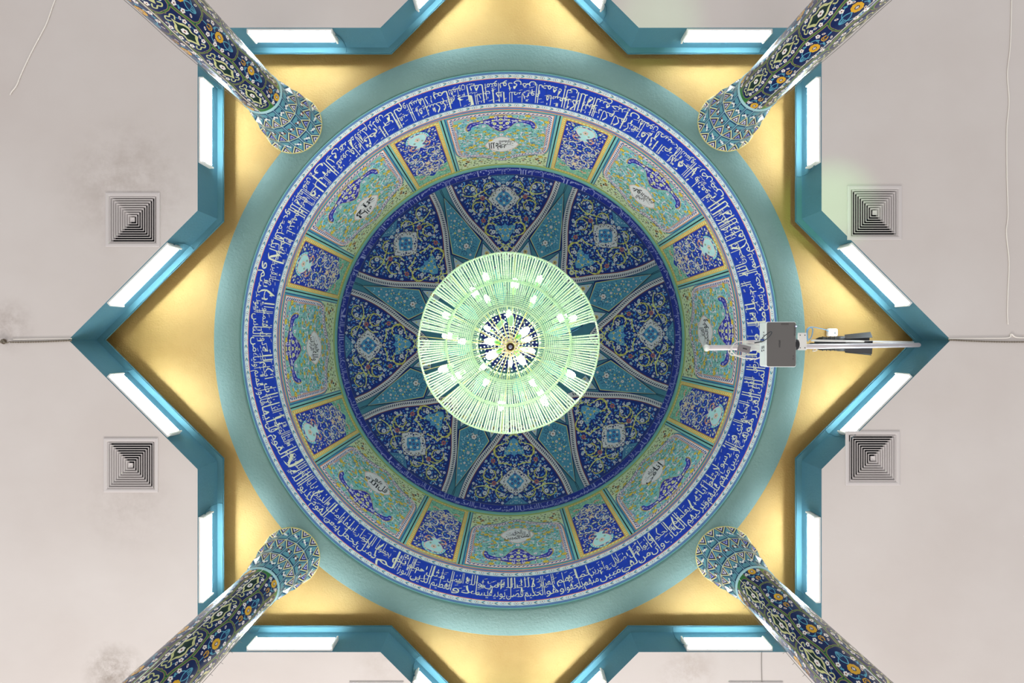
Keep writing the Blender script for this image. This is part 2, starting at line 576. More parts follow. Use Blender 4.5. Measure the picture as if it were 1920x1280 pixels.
# ------------------------------------------------------------------ white ceiling with the star opening and the vent holes
VENTS = [(249.5, 412, 'square white air diffuser above the upper left star light, grimy plaster around it'),
         (246, 871.5, 'square white air diffuser left of the lower left star light'),
         (1639, 399, 'square white air diffuser at upper right with a green light edge'),
         (1635.5, 858.5, 'square white air diffuser right of the lower right star light'),
         (706, 1328, 'square air diffuser cut off by the bottom edge, left one'),
         (1416.5, 1328, 'square air diffuser cut off by the bottom edge, right one')]
VH = 0.325
m, nt, p = new_mat('white_plaster')
n1 = noise(nt, 0.45, 4.0)
r1 = ramp(nt, n1.outputs[0], [(0.3, srgb(198, 191, 188)), (0.7, srgb(207, 202, 200))])
geo = nt.nodes.new('ShaderNodeNewGeometry')
last = r1.outputs[0]
def stain(last, c, rad, col, amount):
    vm = nt.nodes.new('ShaderNodeVectorMath'); vm.operation = 'DISTANCE'
    vm.inputs[1].default_value = (c[0], c[1], Z_CEIL)
    nt.links.new(geo.outputs['Position'], vm.inputs[0])
    nn = noise(nt, 3.0, 8.0, 0.75)
    mp = nt.nodes.new('ShaderNodeMapRange'); mp.inputs[1].default_value = rad; mp.inputs[2].default_value = rad * 0.2
    mp.inputs[3].default_value = 0; mp.inputs[4].default_value = 1
    nt.links.new(vm.outputs['Value'], mp.inputs[0])
    th = nt.nodes.new('ShaderNodeMapRange'); th.inputs[1].default_value = 0.40; th.inputs[2].default_value = 0.62
    nt.links.new(nn.outputs[0], th.inputs[0])
    mu = nt.nodes.new('ShaderNodeMath'); mu.operation = 'MULTIPLY'
    nt.links.new(mp.outputs[0], mu.inputs[0]); nt.links.new(th.outputs[0], mu.inputs[1])
    m2 = nt.nodes.new('ShaderNodeMath'); m2.operation = 'MULTIPLY'; m2.inputs[1].default_value = amount
    nt.links.new(mu.outputs[0], m2.inputs[0])
    mx = nt.nodes.new('ShaderNodeMix'); mx.data_type = 'RGBA'
    nt.links.new(m2.outputs[0], mx.inputs[0]); nt.links.new(last, mx.inputs[6])
    mx.inputs[7].default_value = (*col, 1)
    return mx.outputs[2]
for (px, py, rad, col, am) in [(235, 345, 1.1, srgb(150, 138, 130), .40), (215, 1262, 0.5, srgb(130, 118, 108), .8), (15, 610, .45, srgb(140, 125, 118), .5),
                               (240, 945, .8, srgb(160, 150, 145), .3), (1290, 1262, .5, srgb(165, 150, 140), .5), (715, 1235, .5, srgb(175, 165, 158), .4)]:
    last = stain(last, at(px, py, Z_CEIL), rad, col, am)
nt.links.new(last, p.inputs['Base Color'])
n2 = noise(nt, 2.2, 6.0)
bu = nt.nodes.new('ShaderNodeBump'); bu.inputs['Strength'].default_value = 0.12; bu.inputs['Distance'].default_value = 0.05
nt.links.new(n2.outputs[0], bu.inputs['Height']); nt.links.new(bu.outputs[0], p.inputs['Normal'])
p.inputs['Roughness'].default_value = 0.75
M_PLASTER = m

holes = [star(A)]
for (px, py, _) in VENTS:
    c = at(px, py, Z_CEIL)
    holes.append([(c.x - VH, c.y - VH), (c.x + VH, c.y - VH), (c.x + VH, c.y + VH), (c.x - VH, c.y + VH)])
V, T = triangulate([(-11, -9), (11, -9), (11, 9), (-11, 9)], None, holes)
ceil = mesh_obj('ceiling', [(x, y, Z_CEIL) for x, y in V], [tuple(t)[::-1] for t in T], M_PLASTER)
tag(ceil, 'flat white plaster ceiling around the star shaped opening', kind='structure')

def ring_strip(name, outer, inner, z, mat, thick=0.0, parent=None):
    n = len(outer)
    V = [(x, y, z) for x, y in outer] + [(x, y, z) for x, y in inner]
    Fc = [(i, (i + 1) % n, n + (i + 1) % n, n + i) for i in range(n)]
    if thick:
        V += [(x, y, z + thick) for x, y in outer] + [(x, y, z + thick) for x, y in inner]
        Fc += [(2 * n + i, 3 * n + i, 3 * n + (i + 1) % n, 2 * n + (i + 1) % n) for i in range(n)]
        Fc += [(n + i, n + (i + 1) % n, 3 * n + (i + 1) % n, 3 * n + i) for i in range(n)]
    return mesh_obj(name, V, Fc, mat, parent)

S = star(A); n = 16
fas = mesh_obj('trim_1', [(x, y, Z_CEIL) for x, y in S] + [(x, y, Z_LIP) for x, y in S],
               [(i, (i + 1) % n, n + (i + 1) % n, n + i) for i in range(n)], M_TEAL)
tag(fas, 'teal painted upright edge of the eight pointed star opening', kind='structure')
lip = ring_strip('trim_2', star(A + 0.3), star(A - LIPW), Z_LIP, M_TRIM, 0.045)
tag(lip, 'narrow turquoise lip along the inside of the star opening', kind='structure')
V, T = triangulate(star(A + 0.3), None, [[(4.3 * math.cos(tau * k / 96), 4.3 * math.sin(tau * k / 96)) for k in range(96)]])
yel = mesh_obj('ceiling_recess', [(x, y, Z_YEL) for x, y in V], [tuple(t)[::-1] for t in T], M_YELLOW)
tag(yel, 'yellow textured plaster inside the star around the dome ring', kind='structure')
S3 = star(A + 0.3)
mesh_obj('trim_3', [(x, y, Z_LIP) for x, y in S3] + [(x, y, Z_YEL) for x, y in S3], [(i, (i + 1) % n, n + (i + 1) % n, n + i) for i in range(n)], M_YELLOW)['kind'] = 'structure'

# sea green ring beam under the drum
NR = 192
ro, ri = R_RING_O, R_DRUM + 0.012
prof = [(ro, Z_YEL + 0.01), (ro, Z_RING + 0.015), (ro - 0.015, Z_RING), (ri + 0.03, Z_RING - 0.005), (ri, Z_RING + 0.012), (ri, Z_RING + 0.12)]
g = G(); g.lathe(prof, NR, cap=False)
rb = g.build('trim_4', M_RING, None, True)
tag(rb, 'broad sea green plaster ring around the foot of the dome', kind='structure')

# ------------------------------------------------------------------ drum wall
def drum_map(u, v, h, a0=0.0, org=(0, 0, 0)):
    a = a0 - u / R_DRUM
    r = R_DRUM - h
    P = np.column_stack([r * np.sin(a), -r * np.cos(a), v]) - np.array(org)
    N = np.column_stack([-np.sin(a), np.cos(a), np.zeros(len(a))])
    return P, N

CIRC = tau * R_DRUM
d = D()
NU = 256
def ringband(d, z0, z1, col, layer=0):
    u = np.linspace(0, CIRC, NU + 1)
    d.stroke(np.column_stack([u, np.full(NU + 1, (z0 + z1) / 2)]), z1 - z0, col, layer)
ringband(d, Z_RING, Z_SPRING, RAILG, 0)
def floral_edge(d, r0, r1, seed):
    """pale border strip of little flowers between two lines"""
    z0, z1 = Z(r0), Z(r1); zm = (z0 + z1) / 2; h = z1 - z0
    ringband(d, z0, z1, srgb(196, 214, 208), 2)
    ringband(d, z0, z0 + h * .14, STEEL, 2.6); ringband(d, z1 - h * .12, z1, ORANGE, 2.6)
    fl = m_flower(WHITE, BLACK, 5, DTURQ); lf = m_leaf(DTURQ); dk = m_leaf(srgb(60, 70, 60), .3)
    n = int(CIRC / (h * 1.5))
    for k in range(n):
        u = (k + .5) * CIRC / n
        d.add(fl, u, zm, k, h * .24, h * .28, 3)
        d.add(lf, u + h * .75, zm + h * .12, .6, h * .26, h * .26, 3)
        d.add(dk, u + h * .75, zm - h * .14, -.5, h * .22, h * .2, 3)
        d.add(m_dot(PINK), u + h * .42, zm, 0, h * .09, h * .09, 3)
floral_edge(d, 500, 490.5, 1)
ringband(d, Z(502.5), Z(500), STEEL, 2.4)
floral_edge(d, 445, 436, 2)
ringband(d, Z(436), Z(433), STEEL, 2)
ringband(d, Z(433), Z(431.5), ORANGE, 2)
ringband(d, Z(331), Z(328.5), srgb(150, 170, 90), 3)
# rails between the panels
for k in range(8):
    for s_ in (-1, 1):
        u0 = -R_DRUM * (ROT + k * pi / 4 + s_ * math.radians(15.1))
        def vl(x, w, c, ly):
            zz = np.linspace(Z(431), Z(331), 24)
            d.stroke(np.column_stack([np.full(24, u0 + x), zz]), w, c, ly)
        vl(0, .15, RAILG, 1.5); vl(.0, .022, BLACK, 2.5); vl(.062, .014, NAVY, 2.5); vl(-.062, .014, NAVY, 2.5)
GW = 1.4
drum = d.lay('wall_drum', drum_map, M_TILE, None, .0016, GW)
tag(drum, 'round tiled wall under the dome with floral edging strips', kind='structure')
g = G(); g.lathe([(R_DRUM + .03, Z_RING), (R_DRUM + .03, Z_SPRING)], 96, cap=False)
bk = g.build('wall_drum_backing', M_RING, None, True); bk['kind'] = 'structure'

# big inscription band
Z0, Z1 = Z(490.5), Z(445)
d = D()
ringband(d, Z0, Z1, ROYAL, 2.5)
for k in range(128):                                   # tile joints
    u = k * CIRC / 128
    d.stroke([(u, Z0), (u, (Z0 + Z1) / 2), (u, Z1)], .006, NAVY, 3.0)
for zz in (Z0 + (Z1 - Z0) / 3, Z0 + (Z1 - Z0) * 2 / 3):
    ringband(d, zz - .003, zz + .003, NAVY, 3.0)
groups = []
ws = list(SURAH)
wl = [text_tris(shape_word(w), .018)[0][:, 0].max() for w in ws]
tot = sum(wl) + .35 * len(ws)
k0 = ws.index('ذلك')
# stacked pairs: a low word and the next one riding higher and overlapping it
sc = CIRC / tot * 1.0
pos = 0.0
posk = sum(wl[:k0]) + .35 * k0
ust = -R_DRUM * math.radians(175)                      # the fourth verse starts just right of the bottom
rr = random.Random(3)
H = Z1 - Z0
i = 0
while i < len(ws):
    grp = ws[i:i + 2]; gw = sum(wl[i:i + 2]) + .35 * len(grp)
    uR = ust - (pos - posk) * sc
    W_ = gw * sc
    word_into(d, grp[0], uR - W_ * .93, uR + W_ * .02, Z0 + H * .05, Z0 + H * .95, CREAM, 4.4, .0, True, .29)
    if len(grp) == 2:
        word_into(d, grp[1], uR - W_ * 1.28, uR - W_ * .40, Z0 + H * .43, Z0 + H * .97, CREAM, 5.0, .0, True, .25)
    for q in range(9):                                  # vowel strokes
        uu, vv = uR - rr.random() * W_, Z0 + H * rr.uniform(.10, .95)
        d.stroke([(uu - .026, vv - .012), (uu, vv), (uu + .026, vv + .014)], .011, CREAM, 4.8)
    pos += gw; i += 2
ib = d.lay('inscription_band', drum_map, M_TILE, None, .0016, GW)
tag(ib, 'wide royal blue tile band with cream arabic lettering at the foot of the drum', 'inscription')

# small inscription band under the dome
Z2, Z3 = Z(323), Z(311)
d = D()
ringband(d, Z2, Z3, srgb(26, 38, 140), 3)
ringband(d, Z2 - .03, Z2, srgb(70, 110, 120), 3.4)
NW = 96
for k in range(NW):
    w = SURAH[k % len(SURAH)]
    u1 = -k * CIRC / NW
    wd = CIRC / NW
    word_into(d, w, u1 - wd * .97, u1 + wd * .02, Z2 + .02, Z3 - .02, LAV, 4.4, .01, True, .24)
sb = d.lay('inscription_band', drum_map, M_TILE, None, .0016, GW)
tag(sb, 'narrow dark blue inscription band with pale lettering right under the dome', 'inscription')

# ------------------------------------------------------------------ turquoise drum panels
PW = math.radians(14.1) * R_DRUM          # half width
zb, zs, zt = Z(430), Z(357), Z(336.5)
def panel_outline(k):                     # k: inset from the outline
    w = PW - k; b = zb + k
    pts = [(-w, b), (w, b), (w, zs - .35)]
    pts += [tuple(q) for q in curve([(w, zs - .3), (w - .03, zs - .06), (w - .16, zs + .12 - k * .6), (w * .55, zs + .26 - k), (w * .22, zt - .13 - k), (0, zt - k)], 5)]
    left = [(-x, y) for x, y in pts[2:-1]][::-1]
    return pts + left
def dist_loop(P, step=.12):
    o = []
    for i in range(len(P)):
        a, c = np.array(P[i]), np.array(P[(i + 1) % len(P)])
        k = max(1, int(np.hypot(*(c - a)) / step))
        o += [a + (c - a) * j / k for j in range(k)]
    return np.array(o)

def lens_path(w, h, cx=0, cy=0, p=1.5, n=24):
    t = np.linspace(0, tau, n, endpoint=False)
    return np.column_stack([cx + w * np.sign(np.cos(t)) * np.abs(np.cos(t)) ** min(p, 1.3), cy + h * np.sign(np.sin(t)) * np.abs(np.sin(t)) ** p])

org = (0, -R_DRUM, zb)
pm = lambda u, v, h: drum_map(u, v, h, 0.0, org)
# spandrel + border
d_sp = D()
zt2 = Z(331)
wS = PW
sp = [(-wS, zs - .35), (-wS, zt2), (wS, zt2), (wS, zs - .35)] + [tuple(q) for q in panel_outline(0)[3:-1]]
d_sp.poly([(-wS, zs - .5), (wS, zs - .5), (wS, zt2), (-wS, zt2)], srgb(186, 200, 160), 2.0, .12)
spoly = [(-wS, zs - .3), (wS, zs - .3), (wS, zt2 - .02), (-wS, zt2 - .02)]
scatter(d_sp, spoly, .085, [(m_leaf(srgb(70, 88, 50), .4), 3), (m_flower(srgb(150, 110, 60), BLACK, 5), 1), (m_leaf(srgb(120, 132, 70), .35), 2), (m_leaf(NAVY, .3), 1)], .034, 5, 2.6, True, [panel_outline(0)], 1.3)
d_bd = D()
d_bd.poly(panel_outline(0), DTURQ, 3.4, .12)
d_bd.poly(panel_outline(.028), ORANGE, 3.8, .12)
d_bd.poly(panel_outline(.045), srgb(205, 206, 214), 4.2, .12)
mid = dist_loop(panel_outline(.083), .06)
midc = np.vstack([mid, mid[:1]])
d_bd.along(midc, m_leaf(NAVY, .5), .075, .7, 4.5, .03)
d_bd.along(midc, m_dot(NAVY), .075, 0, 4.5, .012, 0.0, .026)
d_bd.along(midc, m_dot(PINK), .075, 0, 4.5, .012, 0.0, -.026)
d_bd.stroke(dist_loop(panel_outline(.122), .08), .014, ORANGE, 4.7, True)
d_f = D()
fld = panel_outline(.13)
d_f.poly(fld, TURQ, 5.0, .12)
zc_m, zc_c = Z(408), Z(367.5)
cart = lens_path(.33, .34, 0, zc_c, 1.35)
def cloud():
    R = curve([(0, Z(423)), (.13, Z(422)), (.22, Z(418)), (.42, Z(414.5)), (.60, Z(413)), (.68, Z(406)), (.665, Z(399)), (.61, Z(400)), (.58, Z(405)), (.42, Z(409)), (.27, Z(407)), (.20, Z(401)), (.07, Z(393)), (0, Z(391.5))], 4)
    return np.vstack([R, mirror(R)[::-1][1:-1]])
cl = cloud()
# white and grey scroll arms, mirrored
def sym_stroke(d, pts, w, col, ly):
    c = curve(pts, 6); t = np.linspace(0, 1, len(c))
    ww = w * (0.45 + 0.8 * np.sin(pi * t))
    d.stroke(c, ww, col, ly); d.stroke(mirror(c), ww, col, ly)
GREYS = srgb(170, 170, 190)
for (cx, cz, R0) in [(.72, zb + .42, .16), (.74, zb + 1.15, .20), (.40, zb + .22, .1), (.30, zb + 1.72, .13), (.55, zb + 1.55, .17), (.20, zb + .95, .12), (.50, zb + .92, .13), (.78, zb + 1.62, .12), (.15, zb + 1.98, .1)]:
    for s_ in (-1, 1):
        t = np.linspace(0, 1, 26); a = s_ * (0.4 + 8.2 * t); r_ = R0 * (1.15 - .85 * t)
        P = np.column_stack([s_ * cx + r_ * np.cos(a + (0 if s_ > 0 else pi)), cz + 1.3 * r_ * np.sin(a + (0 if s_ > 0 else pi))])
        d_f.stroke(P, .030 * (1.1 - .7 * t), GREYS, 5.5)
        d_f.stroke(P, .017 * (1.1 - .7 * t), WHITE, 5.8)
sym_stroke(d_f, [(.05, zb + .15), (.3, zb + .1), (.62, zb + .18), (.85, zb + .5), (.82, zb + .95), (.6, zb + 1.2)], .02, srgb(150, 150, 180), 5.3)
sym_stroke(d_f, [(.1, zb + 1.0), (.42, zb + 1.15), (.8, zb + 1.4), (.7, zb + 1.8), (.35, zb + 1.95)], .02, srgb(120, 140, 180), 5.3)
YF = m_flower(YEL, srgb(190, 120, 30), 5, srgb(120, 110, 50)); WF = m_flower(WHITE, srgb(180, 90, 90), 5, STEEL)
mots = [(YF, 2.6), (m_leaf(srgb(60, 130, 110), .4, None), 2.5), (m_leaf(srgb(60, 80, 70), .25), 2.0), (m_bud(YEL, srgb(70, 80, 60)), 1.0), (WF, 1.3), (m_leaf(WHITE, .3), 2.2), (m_leaf(STEEL, .35), 2), (m_leaf(srgb(70, 170, 190), .6), 2.0), (m_flower(srgb(200, 130, 100), BLACK, 4), .5)]
scatter(d_f, fld, .068, mots, .030, 11, 6.2, True, [cart, cl], 1.35)
for (x, z_) in [(.16, zb + .2), (.5, zb + .16), (.86, zb + .3), (.42, zb + 1.2), (.82, zb + .85), (.66, zb + 1.35), (.45, zb + 1.75), (.14, zb + 2.05), (.85, zb + 1.9), (.22, zb + 1.15), (.62, zb + 1.95)]:
    for s_ in (-1, 1):
        d_f.add(YF, s_ * x, z_, x * 9, .045, .055, 7)
d_m = D()
d_m.poly(cl, srgb(178, 150, 60), 6.8, .1)
clc = np.column_stack([cl[:, 0] * .965, zc_m + (cl[:, 1] - zc_m) * .93])
d_m.poly(clc, srgb(40, 44, 150), 7.2, .1)
scatter(d_m, clc, .062, [(m_leaf(srgb(190, 190, 210), .28), 4), (m_flower(srgb(200, 200, 215), NAVY, 4), 2), (m_dot(srgb(214, 210, 120)), .8)], .030, 3, 7.5, True, (), 1.2)
for (x, z_) in [(0, zc_m), (0, zc_m + .16), (0, zc_m - .14), (.12, zc_m + .02), (-.12, zc_m + .02)]:
    d_m.add(m_flower(PALEY, NAVY, 5), x, z_, 0, .04, .05, 8)
d_c = D()
d_c.poly(lens_path(.355, .37, 0, zc_c, 1.35), PINK, 6.8, .1)
d_c.poly(cart, srgb(232, 228, 208), 7.2, .1)
d_c.add(WF, 0, Z(386), 0, .05, .06, 7)

PHR = [('الله', 'نور', 'السماوات'), ('هو', 'الحي', 'القيوم'), ('وهو', 'العزيز', 'الحكيم'), ('إنا', 'أنزلناه', 'في'), ('الملك', 'الحق', 'المبين'), ('قل', 'هو', 'الله'), ('والله', 'خير', 'الرازقين'), ('لا', 'إله', 'إلا')]
CLOCK = ['top', 'upper right', 'right hand', 'lower right', 'bottom', 'lower left', 'left hand', 'upper left']
WHERE = ['at the top of the drum', 'at the upper right of the drum', 'at the right behind the pole', 'at the lower right of the drum', 'at the bottom of the drum', 'at the lower left of the drum', 'at the left of the drum', 'at the upper left of the drum']
def lay_root(name, k, a, cat, label, group):
    c, s_ = math.cos(a), math.sin(a)
    return empty(name, (-org[1] * s_, org[1] * c, org[2]), a, cat=cat, label=label, group=group)
TP0 = None
for k in range(8):
    a = ROT + k * pi / 4
    lab = 'turquoise floral tile panel with a white lettered oval, ' + WHERE[k]
    if k == 0:
        root = lay_root('turquoise_tile_panel', k, a, 'tile panel', lab, 'turquoise panels around the drum')
        parts = [d_sp.lay('spandrel', pm, M_TILE, root, .0016, GW), d_bd.lay('border', pm, M_TILE, root, .0016, GW), d_f.lay('field', pm, M_TILE, root, .0016, GW)]
        parts.append(d_m.lay('cloud_medallion', pm, M_TILE, parts[2], .0016, GW))
        parts.append(d_c.lay('oval_cartouche', pm, M_TILE, parts[2], .0016, GW))
        parts[4]['label'] = 'white oval cartouche'
        parts[3]['label'] = 'navy cloud shaped medallion'
        tmpl = parts
    else:
        root = lay_root('turquoise_tile_panel', k, a, 'tile panel', lab, 'turquoise panels around the drum')
        parts = []
        for j, q in enumerate(tmpl):
            c = q.copy(); COL.objects.link(c); c.parent = root if j < 3 else parts[2]
            parts.append(c)
    dw = D()
    w3 = PHR[k]
    word_into(dw, w3[0], .07, .27, zc_c - .20, zc_c + .17, BLACK, 8, .012)
    word_into(dw, w3[1], -.10, .10, zc_c + .0, zc_c + .28, BLACK, 8.4, .012)
    word_into(dw, w3[2], -.27, .05, zc_c - .24, zc_c + .0, BLACK, 8, .012)
    for q in range(5):
        x, y = rr.uniform(-.2, .2), zc_c + rr.uniform(-.2, .2)
        dw.stroke([(x - .02, y - .01), (x, y), (x + .02, y + .012)], .012, BLACK, 8.2)
    for s_ in (-1, 1):
        dw.stroke(curve([(-.24, zc_c + s_ * .05), (-.1, zc_c + s_ * .01), (.1, zc_c + s_ * .06)], 4), .010, srgb(70, 74, 60), 7.9)
    # lettering belongs to this panel's cartouche: one level up to keep three levels
    wr = dw.lay('lettering', pm, M_TILE, root, .0016, GW)
    wr['label'] = 'black arabic lettering'

# ------------------------------------------------------------------ narrow blue drum panels with a vase
BW = math.radians(6.75) * R_DRUM
zb2, zt3 = Z(430), Z(331)
org = (0, -R_DRUM, zb2)
pm2 = lambda u, v, h: drum_map(u, v, h, 0.0, (0, -R_DRUM, zb2))
d_fr = D()
rect = lambda k, t=0: [(-BW + k, zb2 + k), (BW - k, zb2 + k), (BW - k, zt3 - k + t), (-BW + k, zt3 - k + t)]
d_fr.poly(rect(0), OCHRE, 2.6, .12)
mid = dist_loop(rect(.04), .05); mid = np.vstack([mid, mid[:1]])
d_fr.along(mid, m_leaf(srgb(224, 206, 140), .5), .07, .8, 3.0, .026)
d_fr.along(mid, m_dot(srgb(110, 110, 60)), .07, 0, 3.0, .009, 0.0)
d_fr.stroke(dist_loop(rect(.078), .08), .01, srgb(140, 80, 50), 3.2, True)
d_ar = D(.1)
d_ar.poly([(-BW + .08, Z(372)), (BW - .08, Z(372)), (BW - .08, zt3 - .08), (-BW + .08, zt3 - .08)], srgb(120, 176, 150), 3.0, .12)
wI = BW - .085
scR = [(wI, zb2 + .085), (wI, Z(357)), (wI - .03, Z(354)), (wI - .11, Z(353)), (wI - .13, Z(350)), (wI - .21, Z(348)), (wI - .24, Z(345.5)), (.08, Z(344)), (.06, Z(341.5)), (0, Z(340))]
arch = scR + [(-x, y) for x, y in scR[::-1][1:]]
top = [(-wI, Z(356)), (wI, Z(356)), (wI, zt3 - .09), (-wI, zt3 - .09)]
scatter(d_ar, top, .07, [(m_leaf(srgb(60, 110, 70), .4), 3), (m_flower(PINK, RED, 5), 1), (m_leaf(srgb(190, 200, 150), .3), 2)], .028, 9, 3.4, True, [arch], 1.3)
for s_ in (-1, 1):
    for q in range(3):
        d_ar.add(m_flower(srgb(226, 160, 130), RED, 5), s_ * (wI - .10 - .05 * q), Z(344) + .04 * (q % 2), q, .03, .05, 3.8)
d_bf = D(.08)
d_bf.poly(arch, srgb(24, 46, 152), 4.0, .12)
CR2 = srgb(208, 204, 190)
for (cx, cz, R0) in [(.18, zb2 + .95, .12), (.2, zb2 + 1.3, .12), (.16, zb2 + 1.62, .12), (.1, zb2 + 1.9, .08), (.28, zb2 + 1.12, .08)]:
    for s_ in (-1, 1):
        t = np.linspace(0, 1, 24); a = s_ * (0.6 + 7.6 * t) + (0 if s_ > 0 else pi); r_ = R0 * (1.15 - .8 * t)
        d_bf.stroke(np.column_stack([s_ * cx + r_ * np.cos(a), cz + 1.5 * r_ * np.sin(a)]), .016, CR2, 4.5)
sym_stroke(d_bf, [(0, zb2 + .62), (.1, zb2 + .8), (.3, zb2 + .85), (.33, zb2 + 1.05), (.12, zb2 + 1.2), (.1, zb2 + 1.45), (.3, zb2 + 1.55), (.28, zb2 + 1.8), (0, zb2 + 2.0)], .018, CR2, 4.4)
vase = [(0, zb2 + .16), (.13, zb2 + .20), (.17, zb2 + .32), (.12, zb2 + .46), (.05, zb2 + .54), (.10, zb2 + .62), (0, zb2 + .64)]
vs = curve(vase, 4); vs = np.vstack([vs, mirror(vs)[::-1][1:-1]])
halo = arc(0, zb2 + .36, .22, 200, 340, 14, .30)
scatter(d_bf, arch, .056, [(m_leaf(CR2, .35), 3), (m_flower(CREAM, srgb(180, 150, 60), 5), 2), (m_leaf(srgb(222, 190, 90), .4), 1.6), (m_leaf(srgb(90, 130, 110), .35), 1.6), (m_leaf(SKY, .35), 1)], .027, 21, 5.0, True, [vs], 1.4)
d_bf.stroke(arc(0, zb2 + .36, .215, 180, 360, 16, .27), .045, srgb(150, 205, 205), 5.8)
d_bf.along(arc(0, zb2 + .36, .215, 180, 360, 16, .27), m_dot(srgb(40, 60, 60)), .06, 0, 6.2, .012)
d_bf.poly(np.column_stack([vs[:, 0] * 1.12, zb2 + .38 + (vs[:, 1] - zb2 - .38) * 1.08]), PINK, 5.9)
d_bf.poly(vs, srgb(166, 212, 210), 6.3)
d_bf.add(m_flower(PINK, GREEN, 5), 0, zb2 + .33, 0, .06, .08, 6.8)
for s_ in (-1, 1):
    d_bf.add(m_flower(srgb(150, 160, 150), GREEN, 4), s_ * .08, zb2 + .42, 0, .03, .04, 6.8)
    d_bf.stroke(curve([(s_ * .1, zb2 + .5), (s_ * .2, zb2 + .56), (s_ * .17, zb2 + .66), (s_ * .08, zb2 + .66)], 5), .022, srgb(214, 130, 90), 6.2)
for z_ in (zb2 + 1.42, zb2 + 1.78):
    d_bf.add(m_flower(srgb(228, 180, 150), CREAM, 5), 0, z_, .3, .055, .085, 6.5)
BW_ = ['right of the topmost turquoise panel', 'below the upper right column capital', 'right edge of the ring, below the projector', 'inside the lower right column capital',
       'left of the bottom turquoise panel', 'at the lower left of the drum', 'at the upper left edge of the ring', 'left of the topmost turquoise panel']
# clearer names for the eight: by the clock
BW_ = ['at one o clock', 'at two o clock', 'at four o clock', 'at five o clock', 'at seven o clock', 'at eight o clock', 'at ten o clock', 'at eleven o clock']
for k in range(8):
    a = ROT + (k + .5) * pi / 4
    root = lay_root('blue_vase_panel', k, a, 'tile panel', 'narrow blue vase panel in a yellow frame, ' + BW_[k], 'blue vase panels around the drum')
    if k == 0:
        tmpl = [d_fr.lay('frame', pm2, M_TILE, root, .0016, GW), d_ar.lay('arch_spandrel', pm2, M_TILE, root, .0016, GW), d_bf.lay('field', pm2, M_TILE, root, .0016, GW)]
        tmpl[0]['label'] = 'yellow floral frame'; tmpl[1]['label'] = 'pale green arch corners'
    else:
        for q in tmpl:
            c = q.copy(); COL.objects.link(c); c.parent = root

# ------------------------------------------------------------------ dome
GD = 1.95
phi = np.linspace(0, pi / 2, 400)
R_DOME = R_DRUM - .005
rp = F * R_DOME * np.cos(phi) / (Z_SPRING + R_DOME * np.sin(phi))
def dome_map(x, y, h, org=(0, 0, 0)):
    """plan coordinates x sideways, y outward from the axis, scaled so that the springing is at 311"""
    r = np.hypot(x, y); a = np.arctan2(x, y)
    ph = np.interp(-r, -rp, phi)
    N = np.column_stack([-np.cos(ph) * np.sin(a), np.cos(ph) * np.cos(a), -np.sin(ph)])
    P = -N * (R_DOME - h)[:, None] + np.array([0, 0, Z_SPRING]) - np.array(org)
    return P, N
pol = lambda r, deg: (r * math.sin(math.radians(deg)), r * math.cos(math.radians(deg)))
DT = srgb(60, 108, 122)
d = D()
rs = list(np.linspace(1, 311, 90))
for i in range(len(rs) - 1):
    P = np.array([pol((rs[i] + rs[i + 1]) / 2, q) for q in np.linspace(0, 360, 193)])
    d.stroke(P, rs[i + 1] - rs[i] + .02, DT, 0)
# crown of the dome behind the chandelier
d.poly([pol(60 if k % 2 else 48, k * 11.25) for k in range(32)], NAVY, 2, 10)
scatter(d, [pol(46, k * 20) for k in range(18)], 7, [(m_flower(WHITE, NAVY), 1), (m_leaf(SKY, .4), 3)], 2.6, 4, 3, False)
for k in range(16):
    q = 11.25 + k * 22.5
    d.poly([pol(66, q), pol(92, q - 9), pol(128, q - 3), pol(140, q), pol(128, q + 3), pol(92, q + 9)], srgb(90, 160, 180) if k % 2 else srgb(120, 132, 150), 2, 5)
    d.stroke([pol(140, q), pol(92, q - 9), pol(66, q), pol(92, q + 9), pol(140, q)], 1.6, DNAVY, 3)
for k in range(8):
    q = math.degrees(ROT) + 22.5 + 45 * k
    for dq in (-.25, .25): d.stroke([pol(310, q + dq), pol(302, q + dq), pol(294, q + dq * .6)], .8, BLACK, 2)
# small pale triangles beside the petals
DOTF = m_flower(srgb(170, 150, 90), DNAVY, 6, srgb(210, 214, 216))
for k in range(8):
    for s_ in (-1, 1):
        b = k * 45 + math.degrees(ROT) + 0
        Q = [pol(189, b + s_ * 13.2), pol(163, b + s_ * 8.5), pol(150, b + s_ * 10), pol(157, b + s_ * 18)]
        d.poly(Q, srgb(150, 166, 170), 2, 4)
        d.stroke(np.array(Q + Q[:1]), 1.3, DNAVY, 3)
        d.add(DOTF, *pol(168, b + s_ * 12.4), 0, 4.2, 4.2, 3.4)
        d.add(m_flower(OCHRE, RED), *pol(159, b + s_ * 15.3), 0, 2, 2, 3.4)
        d.add(m_flower(OCHRE, RED), *pol(178, b + s_ * 13), 0, 1.6, 1.6, 3.4)
dome = d.lay('ceiling_dome', dome_map, M_TILE, None, .0016, GD)
tag(dome, 'tiled dome shell with teal ribs high above the chandelier', kind='structure')

